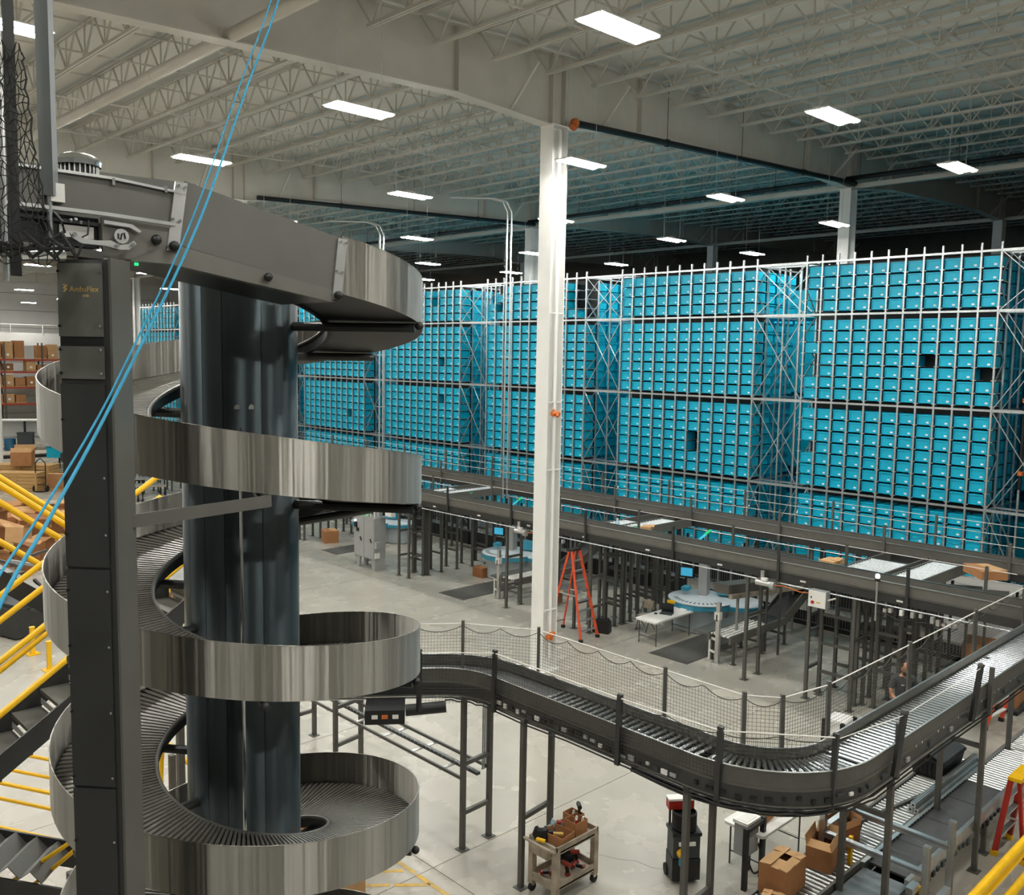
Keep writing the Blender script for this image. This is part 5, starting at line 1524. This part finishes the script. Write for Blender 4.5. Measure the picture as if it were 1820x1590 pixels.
# ------------------------------------------------------------------ the worker
def skin_mesh(name, verts, edges, mat, parent, root=0, sub=2, org=None):
    me = bpy.data.meshes.new(name)
    me.from_pydata([Vector(v[:3]) for v in verts], edges, [])
    o = bpy.data.objects.new(name, me); link(o, parent)
    sk = o.modifiers.new('skin', 'SKIN'); sk.use_smooth_shade = True
    for i, v in enumerate(verts):
        sv = me.skin_vertices[0].data[i]; r = v[3] if isinstance(v[3], tuple) else (v[3], v[3]); sv.radius = r; sv.use_root = (i == root)
    ss = o.modifiers.new('sub', 'SUBSURF'); ss.levels = sub; ss.render_levels = sub
    me.materials.append(MAT[mat])
    return o
ps = thing('person', 'bearded worker in dark grey t-shirt and glasses looking down behind the conveyor', 'person', (18.9, 7.55, 0))
ps.rotation_euler = (0, 0, math.radians(135))      # local +y faces the viewer
V = [(0, 0, .98, (.15, .11)), (0, .01, 1.12, (.15, .11)), (0, .02, 1.30, (.17, .115)), (0, .02, 1.43, (.16, .09)), (0, .03, 1.52, .058), (0, .05, 1.57, .056),
     (-.19, .0, 1.42, .062), (-.25, .01, 1.27, .052), (-.29, .03, 1.12, .045), (-.28, .10, 1.0, .036), (-.26, .16, .90, .028),
     (.19, .0, 1.42, .062), (.26, .03, 1.27, .052), (.28, .09, 1.13, .045), (.24, .2, 1.06, .036), (.18, .29, 1.03, .028),
     (-.09, 0, .88, .095), (-.10, .02, .50, .062), (-.10, -.01, .10, .042), (-.10, .10, .04, .036),
     (.09, 0, .88, .095), (.10, .02, .50, .062), (.10, -.01, .10, .042), (.10, .10, .04, .036)]
Ed = [(0, 1), (1, 2), (2, 3), (3, 4), (4, 5), (3, 6), (6, 7), (7, 8), (8, 9), (9, 10), (3, 11), (11, 12), (12, 13), (13, 14), (14, 15), (0, 16), (16, 17), (17, 18), (18, 19), (0, 20), (20, 21), (21, 22), (22, 23)]
skin_mesh('body', V, Ed, 'skin', ps)
# head: one shaped surface, tilted down
hd = MB(); n = 20
prof = [(-.125, .035, .045, .03), (-.115, .052, .062, .025), (-.08, .066, .08, .012), (-.03, .073, .092, 0), (.02, .076, .097, -.006), (.07, .073, .095, -.012), (.105, .055, .072, -.012), (.122, .025, .033, -.012)]
rows_ = []
for (z, rx, ry, oy) in prof:
    row = []
    for k in range(n + 1):
        a = 2 * PI * k / n; x = rx * math.cos(a); y = ry * math.sin(a) + oy
        if math.sin(a) > .9 and -.05 < z < .03: y += .018 * (1 - abs(z + .02) / .05)       # nose bridge
        row.append(Vector((x, y, z)))
    rows_.append(row)
tilt = Matrix.Rotation(math.radians(-28), 3, 'X'); HC = Vector((0, .09, 1.66))
HW = lambda v: HC + tilt @ Vector(v)
hd.sheet([[HW(p) for p in r] for r in rows_]); hd.add([HW(rows_[0][k]) for k in range(n)], [tuple(range(n))]); hd.add([HW(rows_[-1][k]) for k in range(n)], [tuple(range(n))])
def pbuild(b, name, mat, smooth=True):
    o = bpy.data.objects.new(name, b.mesh(name, mat, (0, 0, 0), smooth)); return link(o, ps)
pbuild(hd, 'head', 'skin')
b = MB(); b.tube(HW((0, .10, -.005)), HW((0, .118, -.03)), .012, 8, r2=.017); pbuild(b, 'nose', 'skin')
for s in (-1, 1):
    b = MB(); b.lathe(HW((s * .079, -.005, -.01)), [(.0, -.035), (.018, -.02), (.02, .01), (.012, .035), (0, .04)], 10, caps=False); pbuild(b, 'ear', 'skin')
    b = MB(); b.lathe(HW((s * .032, .088, .01)), [(0, -.01), (.012, 0), (0, .01)], 8, caps=False); pbuild(b, 'eye', 'white')
    b = MB(); b.path([HW((s * .032 + .024 * math.cos(a), .106, .008 + .018 * math.sin(a))) for a in [k * PI / 5 for k in range(11)]], .004, 5); b.path([HW((s * .056, .104, .012)), HW((s * .08, .0, .01))], .004, 5); pbuild(b, 'glasses_frame', 'black')
b = MB(); b.sheet([[HW(Vector((p.x * 1.06, p.y * 1.05 + .006, p.z - .006))) for p in r[1:n // 2]] for r in rows_[0:4]]); pbuild(b, 'beard', 'hair')
b = MB(); b.path([HW((-.028, .103, -.062)), HW((0, .108, -.064)), HW((.028, .103, -.062))], .005, 5); pbuild(b, 'mouth', 'tool_red')
b = MB(); b.sheet([[HW(Vector((p.x * 1.04, p.y * 1.03 - .004, p.z + .002))) for p in (r[n // 2 - 0:] )] for r in rows_[3:7]]); pbuild(b, 'hair', 'hair')
# hands: palm and five fingers each
def hand(c, d, side):
    d = Vector(d).normalized(); up = Vector((0, 0, 1)); lat = d.cross(up).normalized(); nrm = lat.cross(d)
    c = Vector(c)
    V = [(*c, .026), (*(c + d * .05), (.038, .018)), (*(c + d * .085), (.036, .016))]; E = [(0, 1), (1, 2)]
    for k, (o_, L) in enumerate(((-.030, .062), (-.010, .075), (.010, .07), (.029, .055))):
        p0 = c + d * .088 + lat * o_; p1 = p0 + d * L * .5 - nrm * .006; p2 = p1 + d * L * .35 - nrm * .025; p3 = p2 + d * L * .15 - nrm * .02
        i = len(V); V += [(*p0, .0095), (*p1, .009), (*p2, .0085), (*p3, .007)]; E += [(2, i), (i, i + 1), (i + 1, i + 2), (i + 2, i + 3)]
    p0 = c + d * .03 + lat * side * .035; p1 = p0 + d * .035 + lat * side * .02; p2 = p1 + d * .03 - nrm * .01
    i = len(V); V += [(*p0, .012), (*p1, .0105), (*p2, .009)]; E += [(1, i), (i, i + 1), (i + 1, i + 2)]
    return skin_mesh('hand', V, E, 'skin', ps, 0, 1)
hand((-.26, .17, .89), (.1, .5, -.85), 1); hand((.17, .30, 1.03), (-.4, .9, -.1), -1)
V = [(0, .0, .90, (.175, .135)), (0, .01, 1.05, (.175, .135)), (0, .02, 1.2, (.185, .14)), (0, .02, 1.34, (.195, .135)), (0, .015, 1.44, (.15, .095)), (0, .02, 1.50, .075),
     (-.185, .0, 1.425, .083), (-.245, .01, 1.28, .072), (-.27, .015, 1.19, .072), (.185, .0, 1.425, .083), (.25, .025, 1.28, .072), (.27, .05, 1.2, .072)]
skin_mesh('tshirt', V, [(0, 1), (1, 2), (2, 3), (3, 4), (4, 5), (4, 6), (6, 7), (7, 8), (4, 9), (9, 10), (10, 11)], 'shirt', ps)
V = [(0, 0, .96, (.16, .13)), (-.095, 0, .86, .105), (-.10, .02, .5, .082), (-.10, -.01, .12, .066), (.095, 0, .86, .105), (.10, .02, .5, .082), (.10, -.01, .12, .066)]
skin_mesh('trousers', V, [(0, 1), (1, 2), (2, 3), (0, 4), (4, 5), (5, 6)], 'trousers', ps)
for s in (-1, 1):
    b = MB(); b.prism([(-.05, -.06), (.05, -.06), (.055, .1), (.03, .2), (-.03, .2), (-.055, .1)], (s * .10, -.02, .0), (1, 0, 0), (0, 1, 0), (0, 0, 1), .085); pbuild(b, 'shoe', 'black', False)
b = MB(); b.box((.07, .158, 1.33), (.07, .006, .016)); pbuild(b, 'shirt_badge', 'white', False)

# ================================================================== the far end: stairs, rails, cartons, racking
def stair(label, x0, z0, n, run, rise, ya, yb, direction=1):
    t = thing('steel_stair', label, 'stairs', (x0, ya, z0))
    for k in range(n):
        x = x0 + k * run * direction; z = z0 + k * rise
        tr = MB().bx(x, x + run * direction * 1.02, ya + .02, yb - .02, z - .045, z).build('tread', 'grey_paint', t)
        MB().bx(x + run * direction - .01, x + run * direction, ya + .08, yb - .08, z + .05, z + rise * .55).build('riser_plate', 'grey_cab', t)
    L_ = n * run * direction
    for y in (ya, yb):
        MB().prism([(-.1 * direction, -.24), (L_, n * rise - .24), (L_, n * rise + .04), (-.1 * direction, .04)], (x0, y - .012, z0), (1, 0, 0), (0, 0, 1), (0, 1, 0), .024).build('stringer', 'dark_panel', t)
    return t
st = stair('dark steel stair flight with yellow rails climbing left of the spiral', -.2, 1.83, 16, .31, .205, 10.34, 11.12)
def yrail(t, pts, r=.024, mat='yellow'): return MB().path(pts, r, 10).build('handrail', mat, t, True)
s_ = .661
for dz, y in ((.50, 10.32), (1.06, 10.32), (.56, 11.14), (.66, 11.14), (1.12, 11.14), (1.40, 11.14)):
    yrail(st, [(-.2, y, 1.83 + dz), (4.7, y, 1.83 + dz + 4.9 * s_)], .034)
for x in (.6, 2.2, 3.9): bar('rail_post', (x, 11.14, 1.83 + s_ * (x + .2)), (x, 11.14, 2.95 + s_ * (x + .2)), .05, .05, 'grey_paint', st)
MB().bx(4.7, 5.9, 10.3, 13.4, 5.05, 5.12).build('landing', 'grey_paint', st)
for x in (4.75, 5.85):
    for y in (10.4, 13.35): bar('landing_post', (x, y, 0), (x, y, 5.05), .1, .1, 'leg_paint', st)
up = thing('stair_rail', 'yellow handrails of the upper stair flight sloping down behind the box column', 'railing', (3.2, 12.4, 5))
for z0, y in ((6.33, 12.2), (6.11, 12.2), (5.61, 12.2), (6.5, 13.2)):
    yrail(up, [(2.2, y, z0 + .78), (4.9, y, z0 - 1.36)], .04)
for x, z in ((2.6, 6.0), (4.2, 4.8)): bar('post', (x, 12.2, z - .3), (x, 12.2, z + .95), .05, .05, 'grey_paint', up)
for y in (12.2, 13.2): MB().prism([(0, 0), (2.7, -2.1), (2.7, -1.82), (0, .28)], (2.2, y, 5.75), (1, 0, 0), (0, 0, 1), (0, 1, 0), .03).build('stringer', 'dark_panel', up)
for k in range(8): MB().bx(2.3 + k * .33, 2.62 + k * .33, 12.23, 13.2, 5.72 - k * .258, 5.76 - k * .258).build('tread', 'grey_paint', up)
lo_ = thing('steel_stair', 'lowest dark stair flight with grey treads at the bottom corner', 'stairs', (3.1, 11.6, 1.5))
for k in range(8):                       # folded checker-plate steps
    p = [Vector((2.62 + .13 * (k + e) * .72, 12.0 - .13 * (k + e) * .69, 2.02 - .028 * (k + e) + (.09 if (k + e) % 2 else -.03))) for e in (0, 1)]
    w_ = Vector((.69, .72, 0)) * .34; n_ = Vector((0, 0, .015))
    MB().add([p[0] - w_, p[1] - w_, p[1] + w_, p[0] + w_, p[0] - w_ - n_, p[1] - w_ - n_, p[1] + w_ - n_, p[0] + w_ - n_],
             [(0, 1, 2, 3), (7, 6, 5, 4), (0, 4, 5, 1), (1, 5, 6, 2), (2, 6, 7, 3), (3, 7, 4, 0)]).build('tread', 'grey_cab' if k % 2 == 0 else 'grey_paint', lo_)
for o_, zz in ((-.36, -.32), (.36, -.18)):
    a = Vector((2.5, 12.1, 2.12 + zz)) + Vector((.69, .72, 0)) * o_; e = Vector((3.6, 11.05, 1.86 + zz)) + Vector((.69, .72, 0)) * o_
    bar('stringer', a, e, .03, .34, 'dark_panel', lo_)
for (a, e) in (((2.6, 11.95, 1.25), (3.47, 11.05, 2.14)), ((2.85, 11.7, 1.2), (3.56, 11.02, 2.07))): MB().path([a, e], .026, 8).build('handrail', 'yellow', lo_, True)
bar('post', (3.45, 11.0, 0), (3.45, 11.0, 1.8), .08, .08, 'leg_paint', lo_); bar('post', (2.7, 11.9, 0), (2.7, 11.9, 1.9), .08, .08, 'leg_paint', lo_)
gr = thing('guard_rail', 'run of yellow guard rails on the floor left of the spiral', 'railing', (3.4, 12.6, 0))
dv = Vector((.47, -.883, 0))
for (x, y, zs) in ((3.54, 14.31, (1.0,)), (3.79, 15.28, (1.0, 1.25)), (4.01, 15.9, (.95, 1.2, 1.5))):
    for z in zs: rod('rail', Vector((x, y, z)) - dv * 1.6, Vector((x, y, z)) + dv * 2.4, .028, 'yellow', gr, 8)
    for f in (-1.5, 2.3): p = Vector((x, y, 0)) + dv * f; bar('post', p, p + Vector((0, 0, zs[-1])), .06, .06, 'yellow', gr)
for k, (x, y) in enumerate(((7.22, 25.45), (7.15, 23.9))):
    t = thing('bollard', 'yellow guard post bolted to floor, %s of two left of the spiral' % ('further' if k == 0 else 'nearer'), 'bollard', (x, y, 0))
    MB().box((x, y, .36), (.1, .1, .7)).build('post', 'yellow', t); MB().box((x, y, .012), (.3, .3, .024)).build('base_plate', 'yellow', t); MB().box((x, y, .72), (.12, .12, .04)).build('cap', 'yellow', t)
t = thing('guard_rail', 'yellow guard rail glimpsed through the spiral ring', 'railing', (9, 20, 0))
for z in (.62, 1.3): MB().box((10.7, 25.1, z), (1.6, .1, .3), -.75).build('beam', 'yellow', t)
for x, y in ((10.1, 25.6), (11.3, 24.6)): bar('post', (x, y, 0), (x, y, 1.2), .12, .12, 'yellow', t)
MB().path(smooth_pts([(6.45, 15.1, .05), (6.31, 15.2, .21), (6.36, 15.26, 1.0), (6.45, 15.19, 1.12), (6.68, 14.92, .80), (6.9, 14.7, .6)], 5), .04, 10).build('bent_rail', 'yellow', t, True)
bar('dark_post', (6.47, 15.12, 0), (6.47, 15.12, .95), .1, .1, 'leg_paint', t)

# heaps of empty cartons
random.seed(21)
def heap(n, x0, x1, y0, y1, zmax, desc, cs=(.35, .8)):
    laid = []
    for k in range(n):
        w, d, h = (random.uniform(*cs) for _ in range(3))
        for tries in range(30):
            x, y = random.uniform(x0, x1), random.uniform(y0, y1)
            z = max([t_ for (px, py, pr_, t_) in laid if math.hypot(px - x, py - y) < (pr_ + max(w, d)) * .42] + [0])
            if z < zmax: break
        laid.append((x, y, max(w, d), z + h * .93))
        m = random.choice(['cardboard', 'cardboard_dark', 'cardboard_light', 'cardboard'])
        b = MB(); R = Matrix.Rotation(random.uniform(0, 3), 3, 'Z') @ Matrix.Rotation(random.uniform(-.3, .3) * (z > .1), 3, 'X')
        b.box((x, y, max(z, 0) + h / 2), (w, d, h), R=R)
        fl_ = R @ Vector((0, 0, 1)); ax = R @ Vector((1, 0, 0)); ay = R @ Vector((0, 1, 0)); c = Vector((x, y, max(z, 0) + h / 2))
        t = thing('carton', desc % (ordn[k % 25] if k < 25 else ordn[k - 25] + ' of the upper layer'), 'box', (x, y, z), 'empty cartons')
        b.build('shell', m, t)
        tp = c + fl_ * (h / 2)
        for s in (-1, 1):
            p = tp + ax * s * w / 2; q = p + ax * s * w * .3 + fl_ * w * .22
            MB().add([p - ay * d / 2, p + ay * d / 2, q + ay * d / 2, q - ay * d / 2, p - ay * d / 2 - fl_ * .01, p + ay * d / 2 - fl_ * .01, q + ay * d / 2 - fl_ * .01, q - ay * d / 2 - fl_ * .01],
                     [(0, 1, 2, 3), (7, 6, 5, 4), (0, 4, 5, 1), (1, 5, 6, 2), (2, 6, 7, 3), (3, 7, 4, 0)]).build('flap', 'cardboard_light', t)
heap(40, 9.0, 13.2, 35.5, 42.5, 1.3, 'empty carton, %s in the heap behind the yellow rails', (.4, 1.0))
heap(24, 12.0, 14.5, 27.6, 34.0, 1.3, 'brown carton, %s in the pile behind the spiral drum', (.5, 1.0))
heap(16, 6.4, 7.4, 10.6, 12.2, .9, 'open brown carton, %s in the pile below the spiral', (.3, .55))
t = thing('stacker_machine', 'dark cluttered machine frame at the left edge behind the stairs', 'machine', (7.6, 28.6, 0))
for k in range(22):
    a = Vector((random.uniform(6.6, 8.6), random.uniform(27, 30.4), random.uniform(.3, 1.9))); e = a + Vector((random.uniform(-1, 1), random.uniform(-1.4, 1.4), random.uniform(-.7, .7)))
    e.z = max(.05, e.z); bar('strut', a, e, .08, .08, random.choice(['leg_paint', 'grey_cab', 'black']), t)
MB().box((7.6, 28.7, .45), (1.8, 3.2, .8), .3).build('housing', 'dark_panel', t)
MB().box((7.6, 28.7, .9), (1.6, 3.0, .1), .3).build('deck', 'plastic_dark', t)

# wooden crates, hand truck, pallet
def crate(label, c, size, rz):
    t = thing('wooden_crate', label, 'crate', c); R = Matrix.Rotation(rz, 3, 'Z'); C = Vector(c); w, d, h = size
    n = 5
    for k in range(n):
        z = h * (k + .5) / n
        for s in (-1, 1):
            MB().box(C + R @ Vector((0, s * d / 2, z)), (w, .04, h / n - .02), rz).build('plank', 'wood', t); MB().box(C + R @ Vector((s * w / 2, 0, z)), (.04, d, h / n - .02), rz).build('plank', 'wood', t)
    for sx_ in (-1, 0, 1): MB().box(C + R @ Vector((sx_ * w / 2.1, -d / 2 - .03, h / 2)), (.09, .03, h), rz).build('batten', 'wood', t)
    MB().box(C + R @ Vector((0, 0, h + .02)), (w + .08, d + .08, .05), rz).build('lid', 'wood', t)
crate('long wooden crate on the floor behind the yellow rails', (15.6, 56.2, 0), (2.4, 1.0, 1.0), -.75)
crate('second long wooden crate standing behind the first crate', (16.6, 58.6, 0), (3.4, 1.2, 1.15), -.75)
t = thing('pallet', 'wooden pallet beside the hand truck with a carton on it', 'pallet', (17.4, 54.9, 0))
for k in range(6): MB().box((17.4 - .55 * .73 + k * .16, 54.9 + .55 * .68 - k * .15, .14), (.12, 1.0, .03), -.75).build('deck_board', 'wood', t)
for s in (-.4, 0, .4): MB().box((17.4 + s * .68, 54.9 + s * .73, .06), (1.2, .09, .11), -.75).build('stringer', 'wood', t)
carton('carton', 'open brown carton on the pallet beside the hand truck', (17.35, 54.95, .16), (1.0, .8, .8), -.75)
carton('carton', 'open brown carton standing on the wooden crate', (16.3, 58.0, 1.2), (1.1, .9, .8), -.5, open_deg=-60)
t = thing('hand_truck', 'black two-wheel hand truck parked before the wooden crate', 'hand truck', (16.3, 54.9, 0))
for s in (-.2, .2): rod('upright', (16.3 + s, 54.9 - s, .1), (16.35 + s, 55.05 - s, 1.6), .03, 'black', t)
for z in (.4, .8, 1.2): rod('rung', (16.12, 55.1, z), (16.52, 54.7, z), .025, 'black', t)
MB().path(smooth_pts([(16.15, 55.25, 1.6), (16.35, 55.05, 1.85), (16.55, 54.85, 1.6)], 5), .03, 6).build('grip', 'black', t)
for s in (-.25, .25): rod('wheel', (16.3 + s * .9, 54.9 - s * .9, .18), (16.3 + s * 1.1, 54.9 - s * 1.1, .18), .18, 'rubber', t, 14)
MB().box((16.2, 54.75, .03), (.5, .3, .04), -.75).build('toe_plate', 'black', t)
t = thing('blue_bin', 'teal bulk bin full of scraps on the long bench', 'bin', (20.6, 64, .9)); MB().box((20.6, 63.6, 1.25), (2.2, 1.2, .7), -.75).build('body', 'tote', t); MB().box((20.6, 63.6, 1.62), (2.3, 1.3, .06), -.75).build('rim', 'tote_in', t)
for k in range(6): MB().box((19.8 + k * .3, 64.2 - k * .28, 1.75 + .1 * (k % 2)), (.4, .3, .3), k).build('scrap', random.choice(['white', 'cardboard', 'plastic_dark']), t)
# long bench / low conveyor, platform
t = thing('long_bench', 'long low dark-framed bench crossing behind the crates', 'bench', (19, 66, 0))
MB().box((19.5, 66.5, 1.02), (10, 2.2, .08), -.15).build('top', 'poly', t); MB().box((19.5, 65.3, .9), (10, .1, .2), -.15).build('apron', 'black', t)
for k in range(6): bar('leg', (15.5 + k * 1.7, 66.0 - k * .25, 0), (15.5 + k * 1.7, 66.0 - k * .25, 1.0), .1, .1, 'black', t)
t = thing('traffic_cone', 'small orange traffic cone on the long bench', 'cone', (17.0, 65.9, 1.06)); MB().lathe((17.0, 65.9, 1.06), [(.16, 0), (.16, .04), (.12, .05), (.03, .6), (0, .62)], 16).build('cone', 'cone', t, True); MB().box((17.0, 65.9, 1.07), (.4, .4, .03)).build('foot', 'cone', t)
t = thing('work_bench', 'white-topped work bench with shelf below the pallet racking', 'bench', (22.3, 79, 0))
MB().box((22.3, 79.2, 2.35), (5.2, 1.6, .08), -.45).build('top', 'white', t); MB().box((22.3, 79.2, .95), (5.0, 1.5, .06), -.45).build('shelf', 'grey_cab', t); MB().box((22.4, 80.0, 1.6), (5.0, .06, 1.4), -.45).build('back_panel', 'wall', t)
for s in (-2.4, 0, 2.4): bar('leg', (22.3 + s * .9, 78.6 - s * .43, 0), (22.3 + s * .9, 78.6 - s * .43, 2.35), .14, .14, 'black', t)
t = thing('grey_cart', 'grey wheeled bin under the white work bench', 'bin', (22.3, 78.5, 0)); MB().box((22.3, 78.4, .75), (1.1, .8, 1.2), -.45).build('body', 'plastic_dark', t); MB().box((22.3, 78.4, 1.37), (1.2, .9, .08), -.45).build('rim', 'plastic_dark', t)
t = thing('blue_drum', 'blue drum at the foot of the work bench', 'drum', (21.3, 79, 0)); MB().lathe((21.3, 79.0, 0), [(.4, 0), (.42, .3), (.4, .35), (.42, .7), (.4, .9), (.36, .92)], 18).build('body', 'blue_drum', t, True); rod('lid', (21.3, 79, .92), (21.3, 79, .96), .38, 'blue_drum', t)
t = thing('shop_chair', 'black chair beside the grey bin under the bench', 'chair', (24.2, 77.5, 0)); MB().box((24.2, 77.5, .55), (.7, .7, .1)).build('seat', 'black', t); MB().box((24.2, 77.9, 1.0), (.7, .1, .7)).build('backrest', 'black', t)
for x in (-.3, .3):
    for y in (-.3, .3): rod('leg', (24.2 + x, 77.5 + y, 0), (24.2 + x, 77.5 + y, .5), .04, 'black', t)
# pallet racking with cartons
pr_ = thing('pallet_rack', 'pallet racking with red beams at the far wall', 'rack', (26, 97, 0))
for k in range(7):
    for y in (97.6, 98.8): bar('upright', (12.5 + k * 3.4, y, 0), (12.5 + k * 3.4, y, 8.6), .12, .12, 'leg_paint', pr_)
for z in (2.6, 4.2, 5.7, 6.9):
    for y in (97.55, 98.85): bar('beam', (12.5, y, z), (32.9, y, z), .08, .16, 'red_rack', pr_)
    MB().bx(12.5, 32.9, 97.6, 98.8, z + .08, z + .1).build('deck', 'wall_dark', pr_)
random.seed(9)
q = 0
for z in (.0, 2.7, 4.3, 5.8, 7.0):
    for k in range(19):
        x = 13.2 + k * 1.02
        h = random.uniform(.5, 1.15) if z < 7 else random.uniform(1.0, 1.7)
        if random.random() < .12: continue
        t = thing('carton', 'carton load, %s from the left on the %s level of the pallet racking' % (ordn[k], {0.0: 'floor', 2.7: 'first', 4.3: 'second', 5.8: 'third', 7.0: 'top'}[z]), 'box', (x, 98.1, z), 'cartons on the pallet racking')
        m = random.choice(['cardboard', 'cardboard_dark', 'cardboard', 'cardboard_light'])
        MB().bx(x - .44, x + .44, 97.7, 98.7, z + .12, z + .12 + h).build('load', m, t)
        MB().bx(x - .47, x + .47, 97.65, 98.75, z, z + .1).build('pallet', 'wood', t)
        if k % 2: MB().bx(x - .12, x + .1, 97.68, 97.7, z + .3, z + .5).build('label', 'white_bright', t)
t = thing('mezzanine', 'white mezzanine edge with thin railing below the far wall', 'platform', (20, 98.6, 7.6))
MB().bx(-6, 34, 100.5, 101.2, 8.3, 9.6).build('fascia', 'wall', t); rod('rail', (-6, 100.4, 10.4), (34, 100.4, 10.4), .05, 'white', t)
for k in range(14): rod('post', (-5.5 + k * 3, 100.4, 9.5), (-5.5 + k * 3, 100.4, 10.4), .05, 'white', t)
# portable flexible roller tables seen under the guard
for k, (x, y) in enumerate(((19.8, 51.0), (18.7, 48.3))):
    t = thing('flex_conveyor', 'wheeled flexible roller table seen through the spiral, %s one' % ('further' if k == 0 else 'nearer'), 'conveyor', (x, y, 0))
    for s in (-.35, .35): bar('side', (x - 1.6, y + 1.4 + s, .85), (x + 1.3, y - 1.2 + s, .95), .05, .12, 'chrome', t)
    for i in range(14): rod('roller', (x - 1.5 + i * .2, y + 1.0 - i * .18, .9), (x - 1.5 + i * .2, y + 1.7 - i * .18, .9), .05, 'chrome', t, 8)
    for i in range(4):
        a = (x - 1.4 + i * .9, y + 1.25 - i * .8)
        for s in (-.3, .3): rod('leg', (a[0], a[1] + s, .12), (a[0], a[1] + s, .9), .035, 'black', t); rod('caster', (a[0] - .03, a[1] + s, .1), (a[0] + .03, a[1] + s, .1), .1, 'rubber', t)
# scattered cardboard and bottles on the transfer lines
for k, (x, y, w, d, h, m, lab) in enumerate(((21.2, 10.4, .55, .4, .12, 'cardboard_light', 'torn cardboard piece lying on the line right of the switch box'), (21.3, 16.2, .4, .3, .1, 'cardboard_light', 'torn cardboard piece on the line above the ladder'),
        (22.9, 7.4, .9, .6, .2, 'cardboard', 'brown cardboard under the dark chute cover at the picture edge'), (21.2, 33, .8, .6, .5, 'cardboard', 'brown carton on floor under the far cross transfer'), (22.0, 24.2, .5, .4, .35, 'cardboard_dark', 'brown carton on floor under the cross transfer by the cabinet'), (21.3, 20.0, .6, .5, .4, 'cardboard_dark', 'brown carton under the outfeed left of the white column'))):
    zb = 3.02 if k < 3 else 0
    t = thing('cardboard', lab, 'box', (x, y, zb)); MB().box((x, y, zb + h / 2), (w, d, h), .4 * k).build('body', m, t); MB().box((x + .1, y - .1, zb + h + .01), (w * .8, d * .5, .012), .4 * k + .2).build('flap', 'cardboard_light', t)
t = thing('plastic_bottle', 'clear bottle standing on the line above the orange ladder', 'bottle', (20.9, 17.2, 3.0)); MB().lathe((20.9, 17.0, 3.02), [(.07, 0), (.07, .14), (.03, .2), (.03, .23)], 12).build('body', 'bottle', t, True); rod('cap', (20.9, 17.0, 3.25), (20.9, 17.0, 3.28), .035, 'white_bright', t)
